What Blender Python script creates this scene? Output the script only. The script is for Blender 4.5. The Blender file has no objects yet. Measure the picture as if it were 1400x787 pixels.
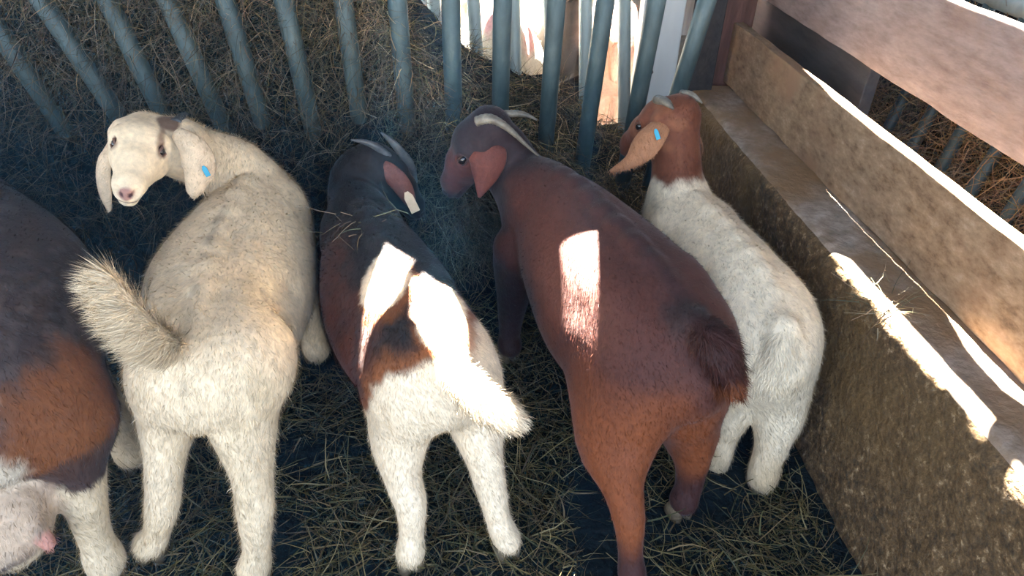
import bpy, math, random
import numpy as np
from mathutils import Vector, Matrix
from mathutils.geometry import tessellate_polygon

C = bpy.context.scene.collection
rad = math.radians
rng = np.random.default_rng(11)
random.seed(5)

# ------------------------------------------------------------------ camera, sky, sun, exposure
CAM_F, CAM_Z, CAM_PITCH, CAM_YAW, CAM_ROLL = 980.0, 1.5, 35.0, 6.3, 1.6
def cam_axes():
    p, y, r = rad(CAM_PITCH), rad(CAM_YAW), rad(CAM_ROLL)
    F = np.array([math.sin(y)*math.cos(p), math.cos(y)*math.cos(p), -math.sin(p)])
    R = np.array([math.cos(y), -math.sin(y), 0.0]); U = np.cross(R, F)
    return R*math.cos(r)+U*math.sin(r), -R*math.sin(r)+U*math.cos(r), F
R_, U_, F_ = cam_axes()
cd = bpy.data.cameras.new('camera'); cam = bpy.data.objects.new('camera', cd); C.objects.link(cam)
cam.matrix_world = Matrix(((R_[0], U_[0], -F_[0], 0), (R_[1], U_[1], -F_[1], 0), (R_[2], U_[2], -F_[2], CAM_Z), (0, 0, 0, 1)))
cd.sensor_fit = 'HORIZONTAL'; cd.sensor_width = 36.0; cd.lens = CAM_F/1400*36.0
cd.clip_start = 0.02
bpy.context.scene.camera = cam

SUN_DIR = np.array([0.05, 0.50, 0.86]); SUN_DIR /= np.linalg.norm(SUN_DIR)      # towards the sun
SUN_MASK_Z = 2.9; SUN_MASK_END = 4.08
w = bpy.data.worlds.new('sky'); bpy.context.scene.world = w; w.use_nodes = True
bg = w.node_tree.nodes['Background']
tc = w.node_tree.nodes.new('ShaderNodeTexCoord'); sx = w.node_tree.nodes.new('ShaderNodeSeparateXYZ')
rp = w.node_tree.nodes.new('ShaderNodeValToRGB')
w.node_tree.links.new(tc.outputs['Generated'], sx.inputs[0]); w.node_tree.links.new(sx.outputs['Z'], rp.inputs[0])
w.node_tree.links.new(rp.outputs[0], bg.inputs[0])
rp.color_ramp.elements[0].position = 0.0; rp.color_ramp.elements[0].color = (0.80, 0.84, 0.88, 1)
rp.color_ramp.elements[1].position = 0.7; rp.color_ramp.elements[1].color = (0.42, 0.62, 1.0, 1)
bg.inputs[1].default_value = 1.35
sd = bpy.data.lights.new('sun', 'SUN'); sun = bpy.data.objects.new('sun', sd); C.objects.link(sun)
sd.energy = 100.0; sd.angle = rad(0.35); sd.color = (1.0, 0.95, 0.86)
sun.rotation_euler = Vector(SUN_DIR.tolist()).to_track_quat('Z', 'Y').to_euler()
sun.location = (0.6, 3.0, 5.0)
vs = bpy.context.scene.view_settings
vs.view_transform = 'Standard'; vs.look = 'None'; vs.gamma = 1.0; vs.use_curve_mapping = False
vs.exposure = 2.0

HAZE = 0.030
# ------------------------------------------------------------------ helpers
def link(o, parent=None):
    C.objects.link(o)
    if parent is not None:
        o.parent = parent
        o.matrix_parent_inverse = parent_inv(parent)
    return o
def parent_inv(p):
    m = Matrix.Identity(4); q = p
    while q is not None:
        m = (Matrix.Translation(q.location) if q.type == 'EMPTY' else Matrix.Identity(4)) @ m
        q = q.parent
    return m.inverted()
def tag(o, label=None, cat=None, group=None, kind=None):
    if label: o['label'] = label
    if cat: o['category'] = cat
    if group: o['group'] = group
    if kind: o['kind'] = kind
    return o
def empty(name, loc, label=None, cat=None, group=None):
    o = bpy.data.objects.new(name, None); C.objects.link(o); o.location = loc; o.empty_display_size = .1
    return tag(o, label, cat, group)
def mesh_np(name, V, Fq, mat, parent=None, cols=None, smooth=True, normals=None):
    """mesh object from numpy verts and an int array of faces (n x 3 or n x 4)"""
    V = np.asarray(V, np.float32); Fq = np.asarray(Fq, np.int32)
    me = bpy.data.meshes.new(name)
    n, k = Fq.shape
    me.vertices.add(len(V)); me.vertices.foreach_set('co', V.ravel())
    me.loops.add(n*k); me.loops.foreach_set('vertex_index', Fq.ravel())
    me.polygons.add(n)
    me.polygons.foreach_set('loop_start', np.arange(0, n*k, k, dtype=np.int32))
    me.polygons.foreach_set('loop_total', np.full(n, k, np.int32))
    me.polygons.foreach_set('use_smooth', np.full(n, bool(smooth)))
    me.update(calc_edges=True)
    if cols is not None:
        a = me.color_attributes.new('coat', 'FLOAT_COLOR', 'POINT')
        c4 = np.ones((len(V), 4), np.float32); c4[:, :3] = cols; a.data.foreach_set('color', c4.ravel())
    if normals is not None:
        me.normals_split_custom_set_from_vertices([tuple(x) for x in np.asarray(normals, float)])
    if mat: me.materials.append(mat)
    o = bpy.data.objects.new(name, me)
    return link(o, parent)
class MB:
    """collects simple shapes for ONE mesh"""
    def __init__(s): s.v = []; s.f = []
    def add(s, V, F):
        n = len(s.v); s.v += [tuple(map(float, x)) for x in V]; s.f += [tuple(i+n for i in f) for f in F]; return s
    def box(s, lo, hi):
        x0, y0, z0 = lo; x1, y1, z1 = hi
        V = [(x0,y0,z0),(x1,y0,z0),(x1,y1,z0),(x0,y1,z0),(x0,y0,z1),(x1,y0,z1),(x1,y1,z1),(x0,y1,z1)]
        return s.add(V, [(0,3,2,1),(4,5,6,7),(0,1,5,4),(1,2,6,5),(2,3,7,6),(3,0,4,7)])
    def tube(s, pts, radii, n=16, flat=1.0, cap=True):
        pts = np.array(pts, float); radii = np.broadcast_to(np.array(radii, float), (len(pts),))
        ref = np.array([0.13, 0.27, 0.95]); V = []; F = []
        T = np.gradient(pts, axis=0); T /= np.linalg.norm(T, axis=1)[:, None]
        a = np.cross(T[0], ref); a /= np.linalg.norm(a)
        for i in range(len(pts)):
            a = a - T[i]*(a@T[i]); a /= np.linalg.norm(a); b = np.cross(T[i], a)
            for k in range(n):
                t = 2*math.pi*k/n; V.append(pts[i]+radii[i]*(a*math.cos(t)+flat*b*math.sin(t)))
        for i in range(len(pts)-1):
            for k in range(n):
                F.append((i*n+k, i*n+(k+1) % n, (i+1)*n+(k+1) % n, (i+1)*n+k))
        if cap:
            F.append(tuple(range(n))[::-1]); F.append(tuple((len(pts)-1)*n+k for k in range(n)))
        return s.add(V, F)
    def build(s, name, mat, parent=None, smooth=True, bevel=0):
        me = bpy.data.meshes.new(name); me.from_pydata(s.v, [], s.f); me.update()
        for p in me.polygons: p.use_smooth = smooth
        if mat: me.materials.append(mat)
        o = bpy.data.objects.new(name, me); link(o, parent)
        if bevel:
            m = o.modifiers.new('bevel', 'BEVEL'); m.width = bevel; m.segments = 3; m.limit_method = 'ANGLE'; m.angle_limit = rad(40)
            for p in me.polygons: p.use_smooth = False
        return o
def curve_pts(P, n):
    """Catmull-Rom through the rows of P (any width), n samples per span"""
    P = np.array(P, float); E = np.vstack([2*P[0]-P[1], P, 2*P[-1]-P[-2]]); out = []
    for i in range(1, len(E)-2):
        for j in range(n):
            t = j/n; a, b, c, d = E[i-1], E[i], E[i+1], E[i+2]
            out.append(.5*((2*b)+(-a+c)*t+(2*a-5*b+4*c-d)*t*t+(-a+3*b-3*c+d)*t**3))
    out.append(P[-1]); return np.array(out)
_h = np.random.default_rng(3).random((32, 32, 32)).astype(np.float32)
def vnoise(P, s):
    """value noise 0..1 at points P (n x 3), cell size s"""
    q = np.asarray(P, np.float64)/s+100.37; i = np.floor(q).astype(int); f = q-i; f = f*f*(3-2*f); r = 0
    for dx in (0, 1):
        for dy in (0, 1):
            for dz in (0, 1):
                wgt = (f[..., 0] if dx else 1-f[..., 0])*(f[..., 1] if dy else 1-f[..., 1])*(f[..., 2] if dz else 1-f[..., 2])
                r = r+wgt*_h[(i[..., 0]+dx) % 32, (i[..., 1]+dy) % 32, (i[..., 2]+dz) % 32]
    return r
def sstep(a, b, x):
    t = np.clip((x-a)/(b-a), 0, 1); return t*t*(3-2*t)

# ------------------------------------------------------------------ materials
def mat(name, col=(.5,.5,.5), rough=.6, metal=0.0, spec=.5):
    m = bpy.data.materials.new(name); m.use_nodes = True; b = m.node_tree.nodes['Principled BSDF']
    b.inputs['Base Color'].default_value = (*col, 1); b.inputs['Roughness'].default_value = rough
    b.inputs['Metallic'].default_value = metal; b.inputs['Specular IOR Level'].default_value = spec
    return m, m.node_tree, b
def noise_mat(name, stops, scale=8, detail=8, stretch=(1,1,1), rough=.8, bump=.3, bscale=40, metal=0, spec=.4, rough2=None, dist=.004, nrough=.6, second=None):
    m, nt, b = mat(name, stops[0][1], rough, metal, spec); N, L = nt.nodes, nt.links
    tc = N.new('ShaderNodeTexCoord'); mp = N.new('ShaderNodeMapping'); mp.inputs['Scale'].default_value = stretch
    L.new(tc.outputs['Object'], mp.inputs[0])
    n1 = N.new('ShaderNodeTexNoise'); n1.inputs['Scale'].default_value = scale; n1.inputs['Detail'].default_value = detail; n1.inputs['Roughness'].default_value = nrough
    L.new(mp.outputs[0], n1.inputs[0])
    r = N.new('ShaderNodeValToRGB'); L.new(n1.outputs['Fac'], r.inputs[0])
    e = r.color_ramp.elements
    while len(e) < len(stops): e.new(.5)
    for k, (p, c) in enumerate(stops): e[k].position = p; e[k].color = (*c, 1)
    out = r.outputs[0]
    if second:      # second = (scale, lo, hi, colour): blotches of another colour
        n3 = N.new('ShaderNodeTexNoise'); n3.inputs['Scale'].default_value = second[0]; n3.inputs['Detail'].default_value = 6
        L.new(tc.outputs['Object'], n3.inputs[0])
        mr = N.new('ShaderNodeMapRange'); mr.inputs[1].default_value = second[1]; mr.inputs[2].default_value = second[2]; L.new(n3.outputs['Fac'], mr.inputs[0])
        mx = N.new('ShaderNodeMix'); mx.data_type = 'RGBA'; L.new(mr.outputs[0], mx.inputs['Factor']); L.new(out, mx.inputs['A']); mx.inputs['B'].default_value = (*second[3], 1)
        out = mx.outputs['Result']
    L.new(out, b.inputs['Base Color'])
    n2 = N.new('ShaderNodeTexNoise'); n2.inputs['Scale'].default_value = bscale; n2.inputs['Detail'].default_value = 6
    L.new(mp.outputs[0], n2.inputs[0])
    bp = N.new('ShaderNodeBump'); bp.inputs['Strength'].default_value = bump; bp.inputs['Distance'].default_value = dist
    L.new(n2.outputs['Fac'], bp.inputs['Height']); L.new(bp.outputs[0], b.inputs['Normal'])
    return m
def attr_mat(name, rough=.7, sheen=0.0, var=.25, nscale=60, bump=.0, spec=.4, trans=0.0):
    m, nt, b = mat(name, (1,1,1), rough, 0, spec); N, L = nt.nodes, nt.links
    a = N.new('ShaderNodeAttribute'); a.attribute_name = 'coat'
    tc = N.new('ShaderNodeTexCoord'); n = N.new('ShaderNodeTexNoise'); n.inputs['Scale'].default_value = nscale; n.inputs['Detail'].default_value = 5
    L.new(tc.outputs['Object'], n.inputs[0])
    mr = N.new('ShaderNodeMapRange'); mr.inputs[1].default_value = .25; mr.inputs[2].default_value = .75; mr.inputs[3].default_value = 1-var; mr.inputs[4].default_value = 1+var*.6
    L.new(n.outputs['Fac'], mr.inputs[0])
    mx = N.new('ShaderNodeVectorMath'); mx.operation = 'SCALE'; L.new(a.outputs['Color'], mx.inputs[0]); L.new(mr.outputs[0], mx.inputs['Scale'])
    L.new(mx.outputs[0], b.inputs['Base Color'])
    b.inputs['Sheen Weight'].default_value = sheen; b.inputs['Sheen Roughness'].default_value = .4
    if bump:
        bp = N.new('ShaderNodeBump'); bp.inputs['Strength'].default_value = bump; bp.inputs['Distance'].default_value = .003
        L.new(n.outputs['Fac'], bp.inputs['Height']); L.new(bp.outputs[0], b.inputs['Normal'])
    if trans: b.inputs['Transmission Weight'].default_value = 0
    return m
M = {}
M['skin'] = attr_mat('goat_coat', .75, .1, .22, 70, .5, .3)
M['hair'] = attr_mat('goat_hair', .48, .0, .18, 40, 0, .22)
M['hay'] = attr_mat('hay', .65, 0, .2, 30, 0, .3)
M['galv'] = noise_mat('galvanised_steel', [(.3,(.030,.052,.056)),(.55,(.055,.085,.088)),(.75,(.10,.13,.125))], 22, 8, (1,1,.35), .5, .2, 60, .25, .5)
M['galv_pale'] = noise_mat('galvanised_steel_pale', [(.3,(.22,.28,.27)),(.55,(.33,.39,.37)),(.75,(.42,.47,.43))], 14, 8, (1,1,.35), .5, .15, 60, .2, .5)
M['white_steel'] = noise_mat('white_painted_steel', [(.3,(.50,.54,.54)),(.6,(.62,.65,.64)),(.8,(.68,.69,.66))], 6, 6, (1,1,.4), .5, .1, 30, 0, .5)
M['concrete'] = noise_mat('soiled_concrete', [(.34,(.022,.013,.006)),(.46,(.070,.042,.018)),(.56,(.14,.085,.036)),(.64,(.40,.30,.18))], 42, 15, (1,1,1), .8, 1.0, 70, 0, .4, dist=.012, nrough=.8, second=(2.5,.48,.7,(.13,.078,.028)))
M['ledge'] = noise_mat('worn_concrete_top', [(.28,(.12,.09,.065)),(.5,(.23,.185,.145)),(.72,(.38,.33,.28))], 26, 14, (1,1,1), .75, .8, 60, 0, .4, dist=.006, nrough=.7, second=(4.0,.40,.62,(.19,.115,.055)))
M['plank'] = noise_mat('weathered_plank', [(.30,(.085,.050,.026)),(.44,(.18,.118,.068)),(.56,(.245,.17,.105)),(.72,(.36,.27,.19))], 30, 15, (1.6,.6,1.3), .8, .9, 40, 0, .3, nrough=.72, second=(5,.50,.7,(.22,.13,.075)))
M['plank_grey'] = noise_mat('weathered_grey_plank', [(.28,(.15,.10,.088)),(.5,(.22,.165,.148)),(.75,(.30,.235,.21))], 20, 15, (2.0,.6,2.4), .75, .7, 36, 0, .35, nrough=.68, second=(4,.55,.75,(.24,.16,.12)))
M['redwood'] = noise_mat('red_brown_timber', [(.3,(.07,.030,.022)),(.7,(.16,.075,.055))], 9, 10, (3,3,.5), .7, .4, 30)
M['darkwood'] = noise_mat('dark_timber', [(.3,(.022,.020,.020)),(.7,(.055,.045,.042))], 9, 10, (3,.6,3), .8, .4, 30)
M['shade_muck'] = noise_mat('dark_bedding_shade', [(.3,(.002,.005,.008)),(.6,(.005,.010,.013)),(.8,(.014,.016,.013))], 14, 10, (1,1,1), .9, 1.0, 40, 0, .2, dist=.02)  # bluish black puts deep shadow tint into bedding and hay cores
M['far_ground'] = noise_mat('pale_straw_litter', [(.3,(.05,.04,.025)),(.7,(.12,.09,.06))], 9, 10, (1,1,1), .9, .8, 40, 0, .2, dist=.01)
M['boards'] = noise_mat('weathered_boards', [(.3,(.10,.085,.07)),(.7,(.22,.19,.16))], 6, 8, (4,1,.3), .8, .3, 30)
M['sun_mask_roof'] = noise_mat('sun_mask_sheet', [(.3,(.16,.15,.14)),(.7,(.24,.23,.22))], 4, 6, (1,.2,1), .7, .1, 20)
M['horn'] = noise_mat('grey_horn', [(.3,(.06,.055,.045)),(.55,(.15,.135,.105)),(.75,(.30,.27,.21))], 30, 6, (1,1,1), .45, .5, 120, 0, .5)
M['horn_dark'] = noise_mat('dark_horn', [(.3,(.03,.035,.04)),(.6,(.08,.085,.09)),(.8,(.16,.17,.17))], 30, 6, (1,1,1), .45, .5, 120, 0, .5)
M['hoof'] = noise_mat('hoof_horn', [(.3,(.10,.075,.045)),(.7,(.24,.19,.12))], 30, 6, (1,1,3), .6, .4, 80)
M['eye'], _, _ = mat('goat_eye', (.012,.010,.012), .08, 0, .8)
M['iris'] = noise_mat('goat_iris', [(.3,(.05,.03,.02)),(.7,(.13,.08,.05))], 60, 4, rough=.15)
M['blue_tag'] = noise_mat('blue_plastic', [(.3,(.01,.25,.40)),(.7,(.02,.33,.48))], 20, 3, rough=.4, bump=.05)
M['yellow_tag'] = noise_mat('yellow_plastic', [(.3,(.65,.45,.12)),(.7,(.78,.60,.25))], 20, 3, rough=.4, bump=.05)
M['cream_tag'] = noise_mat('cream_plastic', [(.3,(.60,.44,.26)),(.7,(.75,.58,.38))], 30, 3, rough=.45, bump=.05)
M['ink'], _, _ = mat('tag_ink', (.06,.04,.03), .6)
M['bolt'] = noise_mat('rusty_bolt', [(.3,(.05,.04,.04)),(.7,(.12,.10,.09))], 40, 4, rough=.6, metal=.4)

# ------------------------------------------------------------------ measured layout (world metres)
SUN_POLYS = [[(0.96, 1.44, 0.563), (0.985, 1.4, 0.563), (0.997, 0.86, 0.563), (0.966, 0.84, 0.563)], [(0.955, 0.76, 0.563), (0.972, 0.76, 0.563), (0.972, 0.7, 0.563), (0.955, 0.7, 0.563)],
 [(-0.1442, 1.5029, 0.575), (-0.0767, 1.4757, 0.575), (-0.1068, 1.3328, 0.575), (-0.1428, 1.2793, 0.575), (-0.1907, 1.2505, 0.575), (-0.1761, 1.3779, 0.575)],
 [(-0.0524, 1.4222, 0.565), (0.0017, 1.376, 0.565), (0.0369, 1.2468, 0.565), (0.0384, 1.1345, 0.565), (-0.0125, 1.1193, 0.565), (-0.0434, 1.1757, 0.565), (-0.0794, 1.241, 0.565),
  (-0.0798, 1.3368, 0.565)],
 [(-0.0191, 1.1569, 0.53), (0.0373, 1.1205, 0.53), (0.076, 1.0266, 0.53), (0.1194, 0.9714, 0.53), (0.1117, 0.949, 0.53), (0.0743, 0.963, 0.53), (0.0347, 0.997, 0.53),
  (-0.0201, 1.0776, 0.53)],
 [(0.2744, 1.458, 0.665), (0.3481, 1.413, 0.665), (0.319, 1.2372, 0.665), (0.2796, 1.1749, 0.665), (0.2738, 1.1675, 0.665), (0.2737, 1.2288, 0.665), (0.2676, 1.3067, 0.665)],
 [(1.1213, 1.2366, 0.563), (1.1703, 0.9701, 0.563), (1.0895, 0.8615, 0.563), (1.0677, 0.9243, 0.563), (1.0738, 1.0563, 0.563)],
 [(1.1165, 0.62, 0.79), (1.17, 0.62, 0.79), (1.17, 1.75, 0.79), (1.145, 2.15, 0.79), (1.1165, 1.85, 0.79)],
 [(1.22, 0.4, 1.107), (1.26, 0.4, 1.107), (1.26, 1.9, 1.107), (1.22, 1.9, 1.107)]]
FRONT_BARS = [((-1.0965, 2.348, 0.06), (-1.2492, 2.06, 1.27)), ((-0.8767, 2.348, 0.06), (-1.1079, 2.06, 1.27)), ((-0.8038, 2.348, 0.06), (-0.9094, 2.06, 1.27)),
 ((-0.6258, 2.348, 0.06), (-0.7596, 2.06, 1.27)), ((-0.5402, 2.348, 0.06), (-0.5881, 2.06, 1.27)), ((-0.4002, 2.348, 0.06), (-0.4268, 2.06, 1.27)),
 ((-0.2573, 2.348, 0.06), (-0.2609, 2.06, 1.27)), ((-0.1099, 2.348, 0.06), (-0.1115, 2.06, 1.27)), ((0.0442, 2.348, 0.06), (0.0359, 2.06, 1.27)),
 ((0.1991, 2.348, 0.06), (0.1803, 2.06, 1.27)), ((0.3567, 2.348, 0.06), (0.3345, 2.06, 1.27)), ((0.4869, 2.348, 0.06), (0.48, 2.06, 1.27)),
 ((0.6455, 2.348, 0.06), (0.6281, 2.06, 1.27)), ((0.7274, 2.348, 0.06), (0.7976, 2.06, 1.27))]
BACK_BARS = [((0.0275, 2.5354, 0.06), (-0.031, 2.647, 1.3)), ((0.1726, 2.5354, 0.06), (0.101, 2.647, 1.3)), ((0.3017, 2.5354, 0.06), (0.2469, 2.647, 1.3)),
 ((0.4675, 2.5354, 0.06), (0.3533, 2.647, 1.3)), ((0.5704, 2.5354, 0.06), (0.4967, 2.647, 1.3)), ((0.7334, 2.5354, 0.06), (0.6238, 2.647, 1.3))]
NECK_STRAW = (-0.2219, 1.6434, 0.575)
CHIN_STRAW = (-0.7511, 1.6, 0.6519)
LEDGE_TUFT = (0.9678, 1.1932, 0.575)
GOATS = {'g2': {'spine': [(-0.525, 1.17, 0.55, 0.09, 0.1), (-0.53, 1.25, 0.585, 0.128, 0.14), (-0.54, 1.4, 0.6, 0.175, 0.175), (-0.555, 1.57, 0.6, 0.205, 0.19),
                  (-0.54, 1.73, 0.61, 0.175, 0.185), (-0.53, 1.86, 0.61, 0.13, 0.16), (-0.54, 1.93, 0.585, 0.1, 0.13)],
        'neck': [((-0.54, 1.9, 0.5), 0.095, 0.115), ((-0.5809, 1.9, 0.5934), 0.078, 0.09), ((-0.6455, 1.86, 0.6534), 0.068, 0.077),
                 ((-0.6901, 1.81, 0.7125), 0.064, 0.07)],
        'head': {'O': (-0.7434, 1.77, 0.7548), 'N': (-0.7359, 1.575, 0.7108), 'up': (0.2707, -0.0652, 0.9605), 'L': 0.195, 'wide': 1.14},
        'legs': [[((-0.5791, 1.22, 0.4573), 0.0727, 0.097), ((-0.6167, 1.2, 0.3599), 0.0601, 0.0776), ((-0.6339, 1.13, 0.2514), 0.0331, 0.0385),
                  ((-0.6508, 1.1, 0.1663), 0.0308, 0.0339), ((-0.689, 1.09, 0.0654), 0.0254, 0.0277), ((-0.7104, 1.085, 0.014), 0.0262, 0.0277)],
                 [((-0.4413, 1.22, 0.4595), 0.0757, 0.1018), ((-0.4589, 1.18, 0.3462), 0.0679, 0.0825), ((-0.4329, 1.08, 0.2685), 0.0362, 0.04),
                  ((-0.4318, 1.04, 0.1967), 0.0331, 0.0347), ((-0.4473, 1.02, 0.0699), 0.0277, 0.0293), ((-0.4561, 1.0, -0.0108), 0.0293, 0.0308)]],
        'front': [[((-0.62, 1.8, 0.38), 0.06, 0.08), ((-0.62, 1.8, 0.25), 0.04, 0.05), ((-0.63, 1.8, 0.15), 0.03, 0.034), ((-0.63, 1.8, 0.05), 0.024, 0.027),
                   ((-0.63, 1.79, 0.02), 0.027, 0.03)],
                  [((-0.45, 1.8, 0.38), 0.06, 0.08), ((-0.44, 1.79, 0.25), 0.045, 0.05), ((-0.43, 1.79, 0.15), 0.034, 0.038), ((-0.4152, 1.79, 0.0268), 0.03, 0.032),
                   ((-0.425, 1.78, 0.02), 0.03, 0.032)]],
        'tail': [((-0.5509, 1.16, 0.538), 0.04), ((-0.5547, 1.11, 0.621), 0.036), ((-0.564, 1.08, 0.6937), 0.03), ((-0.5729, 1.07, 0.7534), 0.022),
                 ((-0.5728, 1.065, 0.8029), 0.012)],
        'ears': [[((-0.8121, 1.74, 0.7612), 0.026), ((-0.8195, 1.7, 0.7406), 0.036), ((-0.8377, 1.69, 0.695), 0.044), ((-0.8427, 1.68, 0.648), 0.04),
                  ((-0.8441, 1.68, 0.6069), 0.018), ((-0.8459, 1.68, 0.5944), 0.004)],
                 [((-0.6562, 1.745, 0.7794), 0.034), ((-0.6153, 1.71, 0.7495), 0.072), ((-0.6016, 1.69, 0.7095), 0.08), ((-0.6147, 1.68, 0.6707), 0.056),
                  ((-0.6244, 1.675, 0.645), 0.036), ((-0.6294, 1.675, 0.6307), 0.008)]],
        'earn': [(-0.4, -0.9, 0.2), (0.25, -0.9, 0.3)],
        'horns': [[((-0.6713, 1.8, 0.7802), 0.014), ((-0.667, 1.85, 0.7798), 0.01), ((-0.6693, 1.89, 0.7681), 0.004)]]},
 'g3': {'spine': [(-0.02, 1.15, 0.53, 0.082, 0.095), (-0.05, 1.24, 0.56, 0.12, 0.14), (-0.1, 1.38, 0.565, 0.165, 0.175), (-0.155, 1.53, 0.57, 0.168, 0.185),
                  (-0.2, 1.67, 0.575, 0.14, 0.17), (-0.235, 1.79, 0.55, 0.1, 0.14), (-0.25, 1.86, 0.52, 0.08, 0.11)],
        'neck': [((-0.24, 1.82, 0.46), 0.085, 0.11), ((-0.2673, 1.92, 0.4889), 0.07, 0.085), ((-0.2572, 1.96, 0.538), 0.062, 0.075),
                 ((-0.2166, 1.97, 0.5679), 0.056, 0.066)],
        'head': {'O': (-0.1824, 1.95, 0.5813), 'N': (-0.0518, 1.97, 0.4055), 'up': (0.45, -0.15, 0.85), 'L': 0.2, 'wide': 0.95},
        'legs': [[((-0.1006, 1.2, 0.3808), 0.066, 0.097), ((-0.1232, 1.18, 0.275), 0.0601, 0.0825), ((-0.1162, 1.1, 0.2172), 0.0339, 0.04),
                  ((-0.0982, 1.055, 0.17), 0.0285, 0.0308), ((-0.1034, 1.03, 0.0719), 0.0246, 0.0262), ((-0.1064, 1.01, 0.0119), 0.0262, 0.0285)],
                 [((0.0266, 1.22, 0.3877), 0.064, 0.0921), ((0.0544, 1.19, 0.2874), 0.0563, 0.0727), ((0.0705, 1.12, 0.2399), 0.0339, 0.0385),
                  ((0.0849, 1.08, 0.1727), 0.0285, 0.0308), ((0.1022, 1.05, 0.0909), 0.0246, 0.027), ((0.1206, 1.03, 0.0194), 0.0277, 0.0308)]],
        'front': [[((-0.29, 1.72, 0.36), 0.05, 0.07), ((-0.29, 1.73, 0.25), 0.038, 0.045), ((-0.29, 1.74, 0.14), 0.028, 0.03), ((-0.29, 1.74, 0.05), 0.024, 0.026),
                   ((-0.29, 1.73, 0.02), 0.027, 0.03)],
                  [((-0.14, 1.78, 0.36), 0.05, 0.07), ((-0.14, 1.79, 0.25), 0.038, 0.045), ((-0.14, 1.8, 0.14), 0.028, 0.03), ((-0.14, 1.8, 0.05), 0.024, 0.026),
                   ((-0.14, 1.79, 0.02), 0.027, 0.03)]],
        'tail': [((0.0099, 1.12, 0.5102), 0.034), ((0.0345, 1.06, 0.5171), 0.036), ((0.0641, 1.02, 0.5136), 0.036), ((0.0952, 0.995, 0.5064), 0.034),
                 ((0.121, 0.98, 0.4979), 0.022)],
        'ears': [[((-0.1954, 1.92, 0.605), 0.02), ((-0.1635, 1.89, 0.5957), 0.05), ((-0.1281, 1.875, 0.5608), 0.058), ((-0.1055, 1.865, 0.5184), 0.046),
                  ((-0.0891, 1.86, 0.4726), 0.01)],
                 [((-0.1297, 2.02, 0.5128), 0.02), ((-0.0959, 2.04, 0.4465), 0.036), ((-0.0761, 2.04, 0.3859), 0.034), ((-0.0664, 2.04, 0.3454), 0.01)]],
        'earn': [(-0.2, -0.9, 0.35), (0.5, 0.8, 0.2)],
        'horns': [[((-0.1583, 1.94, 0.6133), 0.017), ((-0.1852, 1.92, 0.6522), 0.014), ((-0.2173, 1.91, 0.6726), 0.01), ((-0.2516, 1.9, 0.6841), 0.003)],
                  [((-0.0894, 1.99, 0.507), 0.012), ((-0.0979, 1.96, 0.5771), 0.016), ((-0.1228, 1.93, 0.6376), 0.014), ((-0.1448, 1.92, 0.6714), 0.01),
                   ((-0.1685, 1.91, 0.7001), 0.003)]]},
 'g4': {'spine': [(0.5, 1.14, 0.585, 0.115, 0.12), (0.47, 1.22, 0.64, 0.168, 0.17), (0.425, 1.35, 0.665, 0.198, 0.205), (0.385, 1.5, 0.665, 0.182, 0.2),
                  (0.34, 1.64, 0.67, 0.145, 0.19), (0.295, 1.76, 0.655, 0.108, 0.16), (0.27, 1.83, 0.62, 0.09, 0.125)],
        'neck': [((0.27, 1.8, 0.53), 0.1, 0.12), ((0.2247, 1.88, 0.5497), 0.08, 0.095), ((0.1789, 1.91, 0.6179), 0.07, 0.082), ((0.1446, 1.91, 0.6639), 0.062, 0.072)],
        'head': {'O': (0.1147, 1.9, 0.6974), 'N': (0.0077, 1.93, 0.5298), 'up': (-0.62, -0.2, 0.75), 'L': 0.22, 'wide': 1.0},
        'legs': [[((0.3882, 1.17, 0.3656), 0.0873, 0.1212), ((0.3701, 1.11, 0.2873), 0.0718, 0.097), ((0.3685, 1.02, 0.2445), 0.0354, 0.0431),
                  ((0.377, 0.96, 0.1953), 0.027, 0.0323), ((0.3839, 0.93, 0.106), 0.0231, 0.0254), ((0.3892, 0.9, 0.0178), 0.027, 0.0285)],
                 [((0.5321, 1.21, 0.3418), 0.0825, 0.1164), ((0.5666, 1.19, 0.2377), 0.064, 0.0873), ((0.5798, 1.15, 0.1642), 0.0323, 0.04),
                  ((0.581, 1.13, 0.0881), 0.0246, 0.0293), ((0.5709, 1.115, 0.0434), 0.0216, 0.0246), ((0.5663, 1.11, 0.016), 0.0254, 0.0277)]],
        'front': [[((0.2, 1.7, 0.42), 0.065, 0.09), ((0.195, 1.72, 0.28), 0.045, 0.055), ((0.19, 1.74, 0.16), 0.032, 0.036), ((0.19, 1.75, 0.05), 0.026, 0.028),
                   ((0.19, 1.74, 0.02), 0.03, 0.032)],
                  [((0.37, 1.74, 0.42), 0.065, 0.09), ((0.37, 1.75, 0.28), 0.045, 0.055), ((0.37, 1.76, 0.16), 0.032, 0.036), ((0.37, 1.76, 0.05), 0.026, 0.028),
                   ((0.37, 1.75, 0.02), 0.03, 0.032)]],
        'tail': [((0.4977, 1.12, 0.5909), 0.042), ((0.5202, 1.07, 0.6069), 0.042), ((0.5378, 1.04, 0.5874), 0.038), ((0.5575, 1.03, 0.547), 0.03),
                 ((0.5734, 1.02, 0.5116), 0.018)],
        'ears': [[((0.1204, 1.86, 0.7056), 0.045), ((0.1205, 1.83, 0.6842), 0.1), ((0.1216, 1.815, 0.6518), 0.106), ((0.1153, 1.81, 0.6101), 0.078),
                  ((0.1068, 1.805, 0.5766), 0.042), ((0.0982, 1.8, 0.5473), 0.008)],
                 [((0.0764, 1.97, 0.6775), 0.03), ((0.0507, 2.0, 0.6146), 0.06), ((0.0367, 2.02, 0.5459), 0.06), ((0.0265, 2.02, 0.4967), 0.01)]],
        'earn': [(-0.1, -0.92, 0.3), (-0.3, 0.9, 0.2)],
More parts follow.
